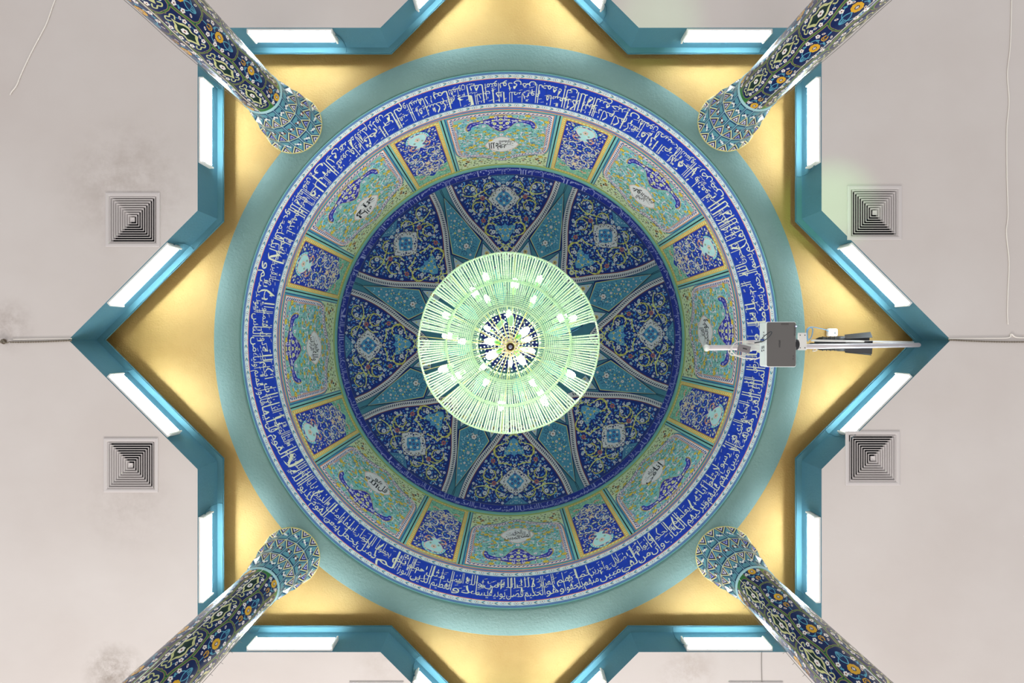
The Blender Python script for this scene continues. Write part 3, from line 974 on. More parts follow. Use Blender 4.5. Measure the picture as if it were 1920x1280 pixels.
edge = [(97, 296), (84, 265), (63, 232), (33, 198), (13, 173), (0, 161)]
def petal(off):
    E = curve(edge, 8)
    t = np.gradient(E, axis=0); t /= np.hypot(t[:, 0], t[:, 1])[:, None]
    nr = np.column_stack([-t[:, 1], t[:, 0]])           # outward side on the right edge
    if nr[5, 0] < 0: nr = -nr
    E = E + nr * off
    E = E[E[:, 0] >= 0]
    tip = np.array([[0, E[-1, 1] - off * .35 if off > 0 else E[-1, 1] + 1]])
    r0 = 310.5
    a0 = math.degrees(math.atan2(E[0, 0], math.sqrt(max(r0 ** 2 - E[0, 0] ** 2, 1))))
    rim = np.array([pol(r0, q) for q in np.linspace(-a0, a0, 24)])
    return np.vstack([rim, E[1:], tip, mirror(E[1:])[::-1]]), E
DOMEMOT = [(m_flower(srgb(196, 204, 206), srgb(50, 80, 150), 6, DNAVY), 2.6), (m_leaf(srgb(86, 150, 200), .35), 3), (m_leaf(srgb(66, 116, 190), .45), 3), (m_leaf(srgb(104, 128, 84), .4), 1.8), (m_flower(srgb(150, 180, 190), DNAVY, 5), 1.5), (m_leaf(srgb(176, 186, 190), .3), 2.2), (m_leaf(srgb(190, 176, 80), .4), .6)]
p0, _ = petal(0); pA, EA = petal(11.5); pB, EB = petal(3)
d_pb = D(4)
d_pb.poly(petal(12.6)[0], DNAVY, 2.0)
d_pb.poly(pA, srgb(178, 178, 180), 2.8)
E7 = petal(7.2)[1]
d_pb.along(E7, m_leaf(srgb(40, 48, 70), .45), 4.0, .9, 3.4, 2.5); d_pb.along(mirror(E7), m_leaf(srgb(40, 48, 70), .45), 4.0, -.9, 3.4, 2.5)
for oo in (2.9, -2.9):
    d_pb.along(E7, m_dot(srgb(92, 100, 84)), 3.2, 0, 3.4, .75, 0.5, oo); d_pb.along(mirror(E7), m_dot(srgb(92, 100, 84)), 3.2, 0, 3.4, .75, 0.5, -oo)
d_pb.along(E7, m_dot(srgb(206, 206, 200)), 5.2, 0, 3.4, 1.3, 0.0); d_pb.along(mirror(E7), m_dot(srgb(206, 206, 200)), 5.2, 0, 3.4, 1.3, 0.0)
d_pb.poly(petal(1.6)[0], srgb(110, 62, 50), 3.4)
d_pf = D(4)
d_pf.poly(p0, srgb(22, 38, 104), 4.4)
def medal(w, h, cy, n=12, amp=.08):
    t = np.linspace(0, tau, n * 5, endpoint=False)
    r = 1 + amp * np.abs(np.cos(t * n / 2))
    k = 1 / (np.abs(np.cos(t)) ** 1.25 + np.abs(np.sin(t)) ** 1.25) ** .8
    return np.column_stack([w * r * k * np.cos(t), cy + h * r * k * np.sin(t)])
med = medal(27, 24, 266)
shl = [(0, 221), (4, 214), (13, 216), (19, 213), (17, 206), (13, 201), (9, 196), (8, 190), (0, 184)]
fan_ = curve(shl, 3); fan_ = np.vstack([fan_, mirror(fan_)[::-1][1:-1]])
topm = np.vstack([[pol(309.5, q) for q in np.linspace(-4.2, 4.2, 8)], [(15, 303), (8, 297), (0, 293), (-8, 297), (-15, 303)]])
GY = srgb(204, 200, 92)
def loops(d):
    for s_ in (-1, 1):
        def st(pts, w=1.5):
            c = curve(pts, 6)
            if s_ < 0: c = mirror(c)
            t = np.linspace(0, 1, len(c))
            d.stroke(c, w * (0.9 + .5 * np.sin(pi * t)), GY, 6.0)
        def sp(cx, cy, r, a0, a1, r1=None):
            t = np.linspace(0, 1, 28); a = np.radians(a0 + (a1 - a0) * t); q = r + ((r1 or r) - r) * t
            c = np.column_stack([cx + q * np.cos(a), cy + .95 * q * np.sin(a)])
            if s_ < 0: c = mirror(c)
            d.stroke(c, 1.5, GY, 6.0)
            for j in (6, 14, 21):
                an = a[j] if s_ > 0 else pi - a[j]
                d.add(m_leaf(GY, .45, srgb(60, 60, 50)), c[j, 0], c[j, 1], an + 1.1, 3.0, 2.6, 6.3)
                d.add(m_dot(RED), c[j, 0], c[j, 1], 0, .8, .8, 7)
        sp(44, 252, 20, 200, -60, 14)
        sp(46, 250, 13, 20, 250, 8)
        sp(66, 282, 17, 230, -20, 9)
        sp(24, 286, 14, -60, 140, 10)
        sp(27, 208, 14, 160, -70, 10)
        st([(27, 287), (44, 278), (60, 272), (78, 274)])
        st([(6, 236), (18, 231), (30, 232)])
        st([(30, 232), (30, 222), (36, 212), (34, 200), (22, 195), (13, 192)])
        st([(13, 196), (10, 190), (14, 186), (6, 180), (0, 178)])
        st([(4, 178), (12, 172), (15, 176)])
loops(d_pf)
scatter(d_pf, petal(-1.5)[0], 5.5, DOMEMOT, 2.5, 31, 5.2, True, [med, fan_, topm])
for (x, y) in [(40, 268), (40, 226)]:
    for s_ in (-1, 1): d_pf.add(m_flower(srgb(140, 84, 80), NAVY, 7), s_ * x, y, 0, 4.6, 4.6, 7)
for (x, y, r_) in [(44, 246, 3.6), (58, 286, 4.5), (26, 290, 3.4), (22, 204, 4), (12, 184, 3.2), (8, 294, 3.5)]:
    for s_ in (-1, 1): d_pf.add(m_flower(srgb(190, 200, 200), srgb(60, 100, 140), 7, DNAVY), s_ * x, y, 0, r_, r_, 7)
d_pf.add(m_flower(PALEY, DNAVY, 8, srgb(170, 190, 200)), 0, 172, 0, 4.4, 4.4, 7)
d_pf.add(m_flower(PINK, RED, 4), 0, 236, 0, 3.4, 3.6, 7)
d_pf.add(m_flower(PINK, RED, 4), 0, 288, 0, 2.4, 2.6, 7)
d_pf.poly(fan_, srgb(74, 132, 160), 7)
scatter(d_pf, fan_, 5, [(m_leaf(NAVY, .35), 2), (m_leaf(PALEY, .3), 1), (m_leaf(WHITE, .3), 1.5)], 1.9, 6, 7.4)
for (x, y) in [(0, 207), (9, 208), (-9, 208), (5, 196), (-5, 196)]: d_pf.add(m_flower(OCHRE, RED, 5), x, y, 0, 2.4, 2.4, 8)
d_pf.poly(topm, srgb(66, 116, 140), 7)
scatter(d_pf, topm, 4.5, [(m_leaf(NAVY, .35), 2), (m_leaf(WHITE, .3), 1.5)], 1.7, 8, 7.4)
d_me = D(4)
d_me.poly(medal(28.2, 25.2, 266), srgb(110, 100, 90), 7)
d_me.poly(med, srgb(206, 206, 204), 7.4)
inner = medal(15, 15, 266, 8, .1)
scatter(d_me, med, 5.4, [(m_leaf(srgb(110, 100, 60), .4), 3), (m_dot(DNAVY), 1), (m_leaf(srgb(60, 70, 60), .3), 1.5)], 1.9, 12, 7.8, True, [inner])
for t in np.linspace(0, tau, 16, endpoint=False):
    d_me.add(m_dot(DNAVY), 21.5 * math.cos(t), 266 + 18.5 * math.sin(t), 0, 1.1, 1.1, 8.2)
d_me.poly(inner, srgb(66, 124, 158), 7.9)
for (x, y, c) in [(0, 274, PINK), (0, 258, PINK), (0, 266, NAVY), (6, 270, NAVY), (-6, 270, NAVY), (6, 262, NAVY), (-6, 262, NAVY), (10, 266, WHITE), (-10, 266, WHITE), (0, 280, NAVY), (0, 252, NAVY)]:
    d_me.add(m_flower(c, OCHRE, 5), x, y, 0, 2.5, 2.7, 8.4)
org_p = (0, -R_DOME * math.cos(.31), Z_SPRING)
dmap = lambda x, y, h: dome_map(x, y, h, org_p)
def dome_root(name, a, label, group):
    c, s_ = math.cos(a), math.sin(a)
    return empty(name, (-org_p[1] * s_, org_p[1] * c, org_p[2]), a, cat='tile panel', label=label, group=group)
for k in range(8):
    a = ROT + k * pi / 4
    root = dome_root('navy_dome_panel', a, 'navy dome petal with a white medallion, at the %s of the dome' % CLOCK[k].replace(' hand', ''), 'navy petals of the dome')
    if k == 0:
        tmpl = [d_pb.lay('border', dmap, M_TILE, root, .0018, GD), d_pf.lay('field', dmap, M_TILE, root, .0018, GD), d_me.lay('medallion', dmap, M_TILE, root, .0018, GD)]
        tmpl[2]['label'] = 'white scalloped medallion'; tmpl[0]['label'] = 'pale patterned edging strip'
    else:
        for q in tmpl:
            c = q.copy(); COL.objects.link(c); c.parent = root
# turquoise kites between the petals
K0 = [pol(292, 0), pol(194, 8.6), pol(163, 0.0), pol(194, -8.6)]
Kp = [pol(292, 0), pol(240, 3.9), pol(194, 8.6), pol(163, 0), pol(194, -8.6), pol(240, -3.9)]
d_k = D(4)
big = [(x * 1.14, 218 + (y - 218) * 1.045) for x, y in Kp]
d_k.poly(big, DNAVY, 2.4)
d_k.poly([(x * 1.03, 218 + (y - 218) * 1.015) for x, y in Kp], OCHRE, 2.9)
d_k.poly([(x * .98, 218 + (y - 218) * .995) for x, y in Kp], srgb(66, 122, 144), 3.4)
ins = [(x * .9, 218 + (y - 218) * .95) for x, y in Kp]
for (cx, cy, R0) in [(11, 196, 7), (9, 216, 6), (6, 232, 4.5), (9, 182, 5.5)]:
    for s_ in (-1, 1):
        t = np.linspace(0, 1, 22); a = s_ * (0.4 + 7.5 * t) + (0 if s_ > 0 else pi); r_ = R0 * (1.1 - .8 * t)
        d_k.stroke(np.column_stack([s_ * cx + r_ * np.cos(a), cy + r_ * np.sin(a)]), .75, srgb(20, 44, 80), 4.2)
scatter(d_k, ins, 5.4, [(m_flower(srgb(196, 176, 160), RED, 5, srgb(40, 70, 100)), 1), (m_leaf(srgb(40, 74, 110), .3), 3), (m_leaf(srgb(150, 190, 196), .35), 2), (m_dot(OCHRE), .7)], 1.9, 17, 4.0)
for y, r_ in [(194, 5.2), (210, 2.6), (226, 3), (246, 2.4), (262, 1.8), (176, 2.4)]:
    d_k.add(m_flower(srgb(200, 196, 186), srgb(130, 90, 50), 6, srgb(50, 70, 70)), 0, y, 0, r_, r_, 5)
for k in range(8):
    a = ROT + (k + .5) * pi / 4
    root = dome_root('turquoise_dome_kite', a, 'slim turquoise dome kite between two navy petals, ' + BW_[k], 'turquoise kites of the dome')
    if k == 0:
        t0 = d_k.lay('field', dmap, M_TILE, root, .0018, GD)
    else:
        c = t0.copy(); COL.objects.link(c); c.parent = root

# ------------------------------------------------------------------ columns
RC = 0.265; DC = 568 * Z_RING / F
Z_ST = 6.06
CH, CWD = .59, tau * RC / 8
d = D()
zb_, zt_ = -1.5, Z_ST
NA, NZ = 48, 60
for i in range(NA):
    for (z0, z1) in ((zb_, 1.5), (1.5, Z_ST)):
        u0, u1 = i * tau * RC / NA, (i + 1) * tau * RC / NA
        d._put([(u0, z0), (u1, z0), (u1, z1), (u0, z1)], [(0, 1, 2), (0, 2, 3)], srgb(52, 116, 52), 0)
BR_ = srgb(150, 120, 88); GR_ = srgb(44, 96, 52); CB = srgb(14, 30, 82); LG = srgb(198, 198, 138)
def cell_edge(n=9):
    """ogee outline of a cell, half width w, half height h"""
    w, h = CWD, CH / 2
    e = [(0, .085), (.035, .035), (.12, .045), (.22, .035), (.33, -.02), (.41, -.10)]
    top_ = curve([(x * w, h * (1 + z)) for x, z in e], 3)
    side = np.array([((.5 + .07 * math.cos(pi * t)) * w, t * h) for t in np.linspace(.80, -1.02, 16)])
    bot = curve([(x * w, h * (-1 + z)) for x, z in e], 3)[::-1]
    c = np.vstack([top_, side, bot])
    return np.vstack([c, mirror(c)[::-1][1:-1]])
ce = cell_edge()
cell0 = D()
def sh(k, kx=None): return ce * [kx or k, k]
def inset(P, k):
    t = np.roll(P, -1, 0) - np.roll(P, 1, 0); t /= np.maximum(np.hypot(t[:, 0], t[:, 1]), 1e-9)[:, None]
    return P + np.column_stack([-t[:, 1], t[:, 0]]) * (-k if True else k)
sg = 1 if in_poly(inset(ce, .004), ce).mean() > .5 else -1
cell0.poly(inset(ce, sg * .007), BR_, 0.7, .03)
cell0.poly(inset(ce, sg * .0135), CB, 1.1, .03)
def mini(col, mid_, n=5): return m_flower(col, mid_, n)
MW = mini(WHITE, RED)
def almond(): return D().fan(lens_path(.62, 1, 0, 0, 1, 10), WHITE, .2).fan(lens_path(.3, .55, 0, 0, 1, 8), RED, .6)
AL = almond()
cellA0 = cellA = D()
# lantern shaped medallion
ln = curve([(0, .16), (.035, .105), (.062, .08), (.05, .03), (.066, -.02), (.05, -.07), (.02, -.10), (0, -.15)], 4)
ln = np.vstack([ln, mirror(ln)[::-1][1:-1]])
cellA.poly(ln * 1.10, LG, 1.7, .03); cellA.poly(ln * [.8, .84], srgb(16, 40, 36), 2.1, .03)
cellA.add(m_flower(WHITE, RED, 6), 0, -.01, 0, .030, .040, 2.8)
for s_ in (-1, 1):
    cellA.stroke(curve([(s_ * .03, .16), (s_ * .055, .19), (s_ * .03, .21), (0, .19)], 4), .012, LG, 1.8)
    cellA.stroke(curve([(s_ * .02, -.14), (s_ * .05, -.17), (s_ * .03, -.20), (0, -.18)], 4), .012, LG, 1.8)
    for (x, y) in [(.085, .10), (.092, -.03), (.078, -.13)]: cellA.add(AL, s_ * x, y, s_ * .5, .017, .020, 2)
    for (x, y) in [(.078, .15), (.1, .04), (.088, -.085)]: cellA.add(MW, s_ * x, y, 1, .026, .024, 2)
    cellA.stroke(curve([(s_ * .04, .18), (s_ * .08, .13), (s_ * .1, .04), (s_ * .09, -.08), (s_ * .04, -.17)], 5), .005, srgb(96, 164, 190), 1.6)
cellB0 = cellB = D()
YC = srgb(216, 164, 40)
cellB.add(m_flower(YC, WHITE, 9, None), 0, .0, 0, .055, .055, 2.2)
cellB.add(m_dot(CB, 8), 0, 0, 0, .019, .024, 2.9).add(m_flower(WHITE, RED, 4), 0, 0, 0, .013, .017, 3.3)
TB = srgb(90, 160, 186)
for s_ in (-1, 1):
    cellB.stroke(curve([(s_ * .01, -.06), (s_ * .05, -.08), (s_ * .085, -.03), (s_ * .09, .05), (s_ * .06, .11), (s_ * .02, .14)], 5), .008, TB, 1.6)
    cellB.stroke(curve([(0, .05), (s_ * .03, .1), (s_ * .025, .16), (0, .19), (s_ * -.01, .13)], 5), .009, TB, 1.7)
    for (x, y) in [(.09, .09), (.1, 0), (.075, -.11)]: cellB.add(MW, s_ * x, y, .5, .026, .024, 2)
    for (x, y) in [(.065, .165), (.07, -.02), (.05, -.16)]: cellB.add(AL, s_ * x, y, -s_ * .6, .016, .019, 2)
    for (x, y) in [(.04, -.08), (.095, .045)]: cellB.add(m_leaf(TB, .4), s_ * x, y, s_ * .8, .02, .02, 1.9)
cellB.stroke([(-.012, -.16), (-.026, -.12), (-.014, -.10), (.014, -.10), (.026, -.12), (.012, -.16)], .010, YC, 2.2)
cellB.stroke([(-.014, -.13), (0, -.11), (.014, -.13)], .007, YC, 2.2)
cellB.stroke([(0, -.21), (0, -.16)], .008, TB, 1.7)
cellA = D().add(cell0).add(cellA0, 0, 0, 0, .80, 1.20)
cellB = D().add(cell0).add(cellB0, 0, 0, 0, .84, 1.22)
for i in range(8):
    cc = cellA if i % 2 == 0 else cellB
    off = 0 if i % 2 == 0 else .5
    for j in range(-14, 3):
        zc = 5.09 + (j + off) * CH
        if zc + CH / 2 > Z_ST + .45 or zc < zb_ + .3: continue
        V, T, C = cc.merged()
        W = V + [i * CWD + CWD / 2, zc, 0]
        t = T; c_ = C
        if zc + CH / 2 > Z_ST:                       # cut the topmost cell at the collar
            W = W.copy(); W[:, 1] = np.minimum(W[:, 1], Z_ST - .004)
        # gap border behind the cells
        d._put(W, t, c_)
def col_map(u, v, h):
    a = u / RC
    P = np.column_stack([(RC + h) * np.cos(a), (RC + h) * np.sin(a), v + 1.5])
    return P, np.column_stack([np.cos(a), np.sin(a), np.zeros(len(a))])
colroot = empty('tiled_column', (0, 0, -1.5))
shaft = d.lay('shaft', col_map, M_GLAZE, colroot, 0.0009)
g = G(); g.lathe([(RC, Z_ST + 1.5 - .03), (RC + .014, Z_ST + 1.5 - .02), (RC + .016, Z_ST + 1.5), (RC + .004, Z_ST + 1.5 + .02)], 48, cap=False)
g.build('collar', plain('collar_tile', srgb(150, 190, 196), .3), colroot, True)['label'] = 'pale blue tile collar'
# faceted capital
NC = 16; dl = tau / NC
HC = Z_RING - Z_ST; RH = HC / 3
rad = [.272, .335, .398, .452]
def CP(ang, z, r): return np.array([r * math.cos(ang), r * math.sin(ang), z + 1.5])
capV, capT, capC = [], [], []
def cap_poly(pts, layers):
    """planar-ish facet: nested outlines; layers = (scale, colour, lift)"""
    P = np.array(pts); c = P.mean(0)
    nrm = np.cross(P[1] - P[0], P[2] - P[0]); nrm /= np.linalg.norm(nrm)
    if np.dot(nrm[:2], c[:2]) - nrm[2] * .3 < 0: nrm = -nrm
    for (s_, col, lf) in layers:
        n0 = len(capV); Q = c + (P - c) * s_ + nrm * lf
        m_ = len(Q)
        capV.extend([tuple(q) for q in Q] + [tuple(c + nrm * lf)])
        for i in range(m_):
            capT.append((n0 + i, n0 + (i + 1) % m_, n0 + m_)); capC.append(col)
    return c, nrm
def cap_flower(c, nrm, ax, size, cols):
    ax = ax / np.linalg.norm(ax); bx = np.cross(nrm, ax)
    for k in range(6):
        a = tau * k / 6
        q = c + (ax * math.cos(a) * 1.05 + bx * math.sin(a) * .72) * size + nrm * .003
        n0 = len(capV)
        for j in range(4):
            b = a + tau * j / 4
            capV.append(tuple(q + (ax * math.cos(b) * .55 + bx * math.sin(b) * .38) * size))
        capT.extend([(n0, n0 + 1, n0 + 2), (n0, n0 + 2, n0 + 3)]); capC.extend([cols[k % len(cols)]] * 2)
    n0 = len(capV)
    for j in range(6):
        b = tau * j / 6
        capV.append(tuple(c + nrm * .004 + (ax * math.cos(b) + bx * math.sin(b)) * size * .45))
    capT.extend([(n0, n0 + j, n0 + j + 1) for j in range(1, 5)]); capC.extend([WHITE] * 4)
CT = srgb(92, 146, 160); CTL = srgb(140, 180, 200)
for i in range(3):
    z0 = Z_ST + i * RH; z1 = z0 + RH; zs_ = z0 + RH * .64
    r0, r1 = rad[i], rad[i + 1]; rs_ = r0 + (r1 - r0) * .64 - .044
    for k in range(NC):
        c0 = (k + i * .5) * dl
        b0, b1 = CP(c0 - dl / 2, z0, r0), CP(c0 + dl / 2, z0, r0)
        s0, s1 = CP(c0 - dl / 2, zs_, rs_), CP(c0 + dl / 2, zs_, rs_)
        tp = CP(c0, z1, r1)
        rim = srgb(224, 206, 90)
        cen, nn = cap_poly([b0, b1, s1, tp, s0], [(1.0, CTL, 0), (.90, srgb(18, 44, 84), .0012), (.76, CT, .0024)])
        cc = [(DNAVY, WHITE), (YEL, RED, DNAVY), (DNAVY, WHITE, NAVY)][i]
        cap_flower(cen + nn * .001, nn, tp - (b0 + b1) / 2, .036 + .004 * i, cc)
        tp2 = CP(c0 + dl, z1, r1)
        m1 = CP(c0 + dl / 2, z1, r1 * math.cos(dl / 2) - .004)
        cen, nn = cap_poly([s1, tp2, m1, tp], [(1.0, rim, 0), (.83, DNAVY, .0012), (.46, LAV if i % 2 else WHITE, .0024), (.28, NAVY, .0034)])
Vc = np.array(capV); Tc = np.array(capT)
me = bpy.data.meshes.new('capital')
gN = np.cross(Vc[Tc[:, 1]] - Vc[Tc[:, 0]], Vc[Tc[:, 2]] - Vc[Tc[:, 0]])
cn = Vc[Tc].mean(1); outw = np.column_stack([cn[:, 0], cn[:, 1], -np.full(len(cn), .15)])
fl = np.einsum('ij,ij->i', gN, outw) < 0
Tc[fl] = Tc[fl][:, [0, 2, 1]]
me.from_pydata(capV, [], [tuple(t) for t in Tc.tolist()])
ca = me.color_attributes.new('Col', 'FLOAT_COLOR', 'CORNER')
cc = np.ones((len(Tc) * 3, 4), np.float32); cc[:, :3] = np.repeat(np.array(capC), 3, 0)
ca.data.foreach_set('color', cc.ravel())
me.materials.append(M_CAP)
capo = link(bpy.data.objects.new('capital', me), colroot)
capo['label'] = 'flaring faceted capital in pale blue and yellow tile'
g = G(); g.lathe([(rad[3] - .02, Z_RING + 1.5 - .02), (rad[3] - .002, Z_RING + 1.5 - .008), (rad[3] - .002, Z_RING + 1.5 + .0), (rad[3] - .06, Z_RING + 1.5 + .16), (.2, Z_RING + 1.5 + .205)], 64)
g.build('abacus', plain('abacus_edge', srgb(190, 178, 110), .5), colroot)['label'] = 'thin yellow rim at the top of the capital'

COLS = [(-45, -1, 'upper left'), (45, -1, 'upper right'), (135, 1, 'lower right'), (-135, 1, 'lower left')]
fixpos = {-45: (549, 233), 45: (1363, 229), 135: (1359, 1041), -135: (545, 1043)}
for i, (deg, sgn, nm) in enumerate(COLS):
    o = colroot if i == 0 else copy_tree(colroot)
    px, py = fixpos[deg]
    c = at(px, py, Z_RING)
    o.location = (c.x, c.y, -1.5)
    face = math.atan2(-c.y, -c.x)               # direction from the column towards the axis
    # motif A sits on the side of decreasing (or increasing) clockwise angle as seen from the middle
    o.rotation_euler = (0, 0, face + (-pi / 4 if sgn > 0 else 0))
    tag(o, 'round column of navy flowered tile rising into the %s of the ring' % nm, 'column', 'tiled columns carrying the dome')

# thin wires strapped along the shafts
for i, (deg, sgn, nm) in enumerate(COLS):
    px, py = fixpos[deg]; c = at(px, py, Z_RING)
    face = math.atan2(-c.y, -c.x)
    for j, off in enumerate([{-45: .75, 45: -.62, 135: -.35, -135: -.55}[deg], {-45: 1.45, 45: -1.42, 135: -1.45, -135: 1.35}[deg]]):
        R0 = RC + (.010 if j == 0 else .018)
        g = G()
        a = face + off
        pts = [(c.x + (R0 + .004 * math.sin(z * 7)) * math.cos(a + .03 * math.sin(z * 1.3)), c.y + (R0 + .004 * math.sin(z * 7)) * math.sin(a + .03 * math.sin(z * 1.3)), z) for z in np.linspace(1.0, Z_ST - .03, 40)]
        g.tube(pts, .0032 if j == 0 else .0028, 5)
        if j == 1 and deg in (135, -135):
            for z in np.arange(2.5, 6.0, .17):
                q = Vector((c.x + R0 * math.cos(a), c.y + R0 * math.sin(a), z))
                g.tube([q, q + Vector((math.cos(a), math.sin(a), 0)) * .035], .002, 4)
        w = g.build('wire', M_CABLEW if j == 0 else plain('grey_wire', srgb(120, 118, 116), .6), None)
        tag(w, ('thin white wire running down the face of the %s column' if j == 0 else 'fine grey wire along the outer edge of the %s column') % nm, 'wire', 'wires on the columns')

# ------------------------------------------------------------------ fluorescent lights on the star's edge
LEN = 1.23
M_HOLD = plain('blue_holder', srgb(70, 130, 170), .5)
fx = empty('fluorescent_light', (0, 0, 0))
g = G(); g.box((0, .014, .122), (LEN, .028, .235), bev=.006); g.build('housing', M_WHITE, fx)
for zz in (.050, .195):
    g = G(); g.tube([(-LEN / 2 + .035, .048, zz), (LEN / 2 - .035, .048, zz)], .019, 12)
    g.build('tube', M_TUBE, fx, True)
for s_ in (-1, 1):
    g = G(); g.box((s_ * (LEN / 2 - .012), .036, .122), (.024, .07, .235), bev=.006)
    e = g.build('end_cap', M_WHITE, fx)
    for zz in (.050, .195):
        g = G()
        g.box((s_ * (LEN / 2 - .03), .050, zz), (.014, .03, .03))
        g.build('tube_holder', M_HOLD, e)
g = G(); g.tube(curve([(LEN / 2, .03, .10), (LEN / 2 + .05, .02, .18), (LEN / 2 + .06, .01, .34), (LEN / 2 + .05, .05, .425), (LEN / 2 + .02, .085, .43), (LEN / 2 + .0, .082, .47)][0:6] and [(LEN / 2, .03), (LEN / 2 + .05, .18)], 3).tolist() and
     [(LEN / 2, .03, .10), (LEN / 2 + .04, .02, .16), (LEN / 2 + .06, .012, .28), (LEN / 2 + .055, .03, .41), (LEN / 2 + .045, .07, .428), (LEN / 2 + .02, .084, .45)], .006, 6)
g.build('cord', plain('teal_painted_cord', srgb(44, 100, 118), .5), fx, True)
Sx = star(A)
SEGN = {}
names = {0: 'vertical edge of the star at upper right', 1: 'slanting edge above the right point of the star', 2: 'slanting edge below the right point of the star', 3: 'vertical edge of the star at lower right',
         4: 'horizontal bottom edge of the star at right', 5: 'slanting edge right of the star bottom point', 6: 'slanting edge left of the star bottom point', 7: 'horizontal bottom edge of the star at left',
         8: 'vertical edge of the star at lower left', 9: 'slanting edge below the left point of the star', 10: 'slanting edge above the left point of the star', 11: 'vertical edge of the star at upper left',
         12: 'horizontal top edge of the star at left', 13: 'slanting edge left of the star top point', 14: 'slanting edge right of the star top point', 15: 'horizontal top edge of the star at right'}
for i in range(16):
    a_, b_ = Vector(Sx[i]), Vector(Sx[(i + 1) % 16])
    m_ = (a_ + b_) / 2
    if i in (1, 2, 5, 6, 9, 10, 13, 14):
        ap = b_ if i % 4 == 1 else a_
        m_ = m_ + (ap - m_).normalized() * -.06
    t = (b_ - a_).normalized()
    nrm = Vector((-t.y, t.x))
    if nrm.dot(-m_) < 0: nrm = -nrm; t = -t
    # local y = inward normal
    rz = math.atan2(nrm.y, nrm.x) - pi / 2
    o = fx if i == 0 else copy_tree(fx)
    o.location = (m_.x, m_.y, Z_CEIL + .010)
    o.rotation_euler = (0, 0, rz)
    tag(o, 'lit twin tube fluorescent light on the ' + names[i], 'fluorescent light', 'fluorescent lights around the star')
    # the cord end towards the concave corner
    # (mirror the cord by turning the fixture is not possible; both ends look alike)

# painted cables lying along the lip
for q, (i0, i1) in enumerate([(0, 4), (4, 8), (8, 12), (12, 16)]):
    g = G(); P = []
    L = star(A - LIPW - .006)
    for i in range(i0, i1):
        a_, b_ = Vector(L[i]), Vector(L[(i + 1) % 16])
        P += [(*(a_.lerp(b_, k / 8)), Z_LIP + .012 + .010 * math.sin(k * 2.1 + i)) for k in range(8)]
    g.tube(P, .006, 5)
    w = g.build('cable', bpy.data.materials['teal_painted_cord'])
    tag(w, 'teal painted cable clipped along the star lip, %s quarter' % ['right', 'bottom', 'left', 'top'][q], 'cable', 'painted cables along the lip')

# ------------------------------------------------------------------ ceiling air diffusers
vt = empty('air_diffuser', (0, 0, 0))
g = G()
def sq_ring(g, h0, z0, h1, z1):
    V = [(sx * h, sy * h, z) for (h, z) in ((h0, z0), (h1, z1)) for (sx, sy) in ((-1, -1), (1, -1), (1, 1), (-1, 1))]
    g.add(V, [(i, (i + 1) % 4, 4 + (i + 1) % 4, 4 + i) for i in range(4)])
O = VH + .062
sq_ring(g, O, 0.0, O, -.010); sq_ring(g, O, -.010, O - .012, -.014); sq_ring(g, O - .012, -.014, O - .038, -.014); sq_ring(g, O - .038, -.014, O - .052, -.004); sq_ring(g, O - .052, -.004, O - .058, .03)
g.build('frame', M_VENT, vt)
for k in range(10):
    hb = .327 * (10 - k) / 10.1
    g = G()
    sq_ring(g, hb, -.012, hb - .016, .026)
    sq_ring(g, hb - .009, -.012, hb - .020, .026)
    sq_ring(g, hb, -.012, hb - .009, -.012)
    if k == 9:
        g.add([(-hb, -hb, -.012), (hb, -hb, -.012), (hb, hb, -.012), (-hb, hb, -.012), (0, 0, -.004)], [(0, 1, 4), (1, 2, 4), (2, 3, 4), (3, 0, 4)])
    g.build('louvre', M_VENT, vt)
g = G()
sq_ring(g, VH - .005, 0.0, VH - .005, .09)
g.add([(-VH, -VH, .09), (VH, -VH, .09), (VH, VH, .09), (-VH, VH, .09)], [(0, 1, 2, 3)])
g.build('duct_box', M_DUCT, vt)
for i, (px, py, lab) in enumerate(VENTS):
    o = vt if i == 0 else copy_tree(vt)
    c = at(px, py, Z_CEIL)
    o.location = (c.x, c.y, Z_CEIL)
    tag(o, lab, 'air vent', 'air diffusers in the ceiling')

# ------------------------------------------------------------------ chandelier
CX, CY = at(953, 643, 5.7).x, at(953, 643, 5.7).y
ZR = 5.70
ch = empty('chandelier', (CX, CY, ZR), label='large round crystal bead chandelier with lit bulbs hanging in the middle of the dome', cat='chandelier')
def pr(px, z): return px * z / F          # pixels from the centre to metres at height z
mb, nt, p = new_mat('crystal_beads')
p.inputs['Base Color'].default_value = (*srgb(238, 250, 236), 1)
p.inputs['Roughness'].default_value = 0.25
p.inputs['Specular IOR Level'].default_value = 0.6
tr = nt.nodes.new('ShaderNodeBsdfTranslucent'); tr.inputs[0].default_value = (*srgb(226, 250, 222), 1)
mx = nt.nodes.new('ShaderNodeMixShader'); mx.inputs[0].default_value = .5
nt.links.new(p.outputs[0], mx.inputs[1]); nt.links.new(tr.outputs[0], mx.inputs[2])
nt.links.new(mx.outputs[0], nt.nodes['Material Output'].inputs[0])
ico = None
import bmesh
bm_ = bmesh.new(); bmesh.ops.create_icosphere(bm_, subdivisions=1, radius=1)
icoV = np.array([v.co[:] for v in bm_.verts]); icoT = np.array([[v.index for v in f.verts] for f in bm_.faces]); bm_.free()
def wob(a): return 1 + .003 * math.cos(a * 12 + .4) + .005 * math.sin(a * 3 + 1)
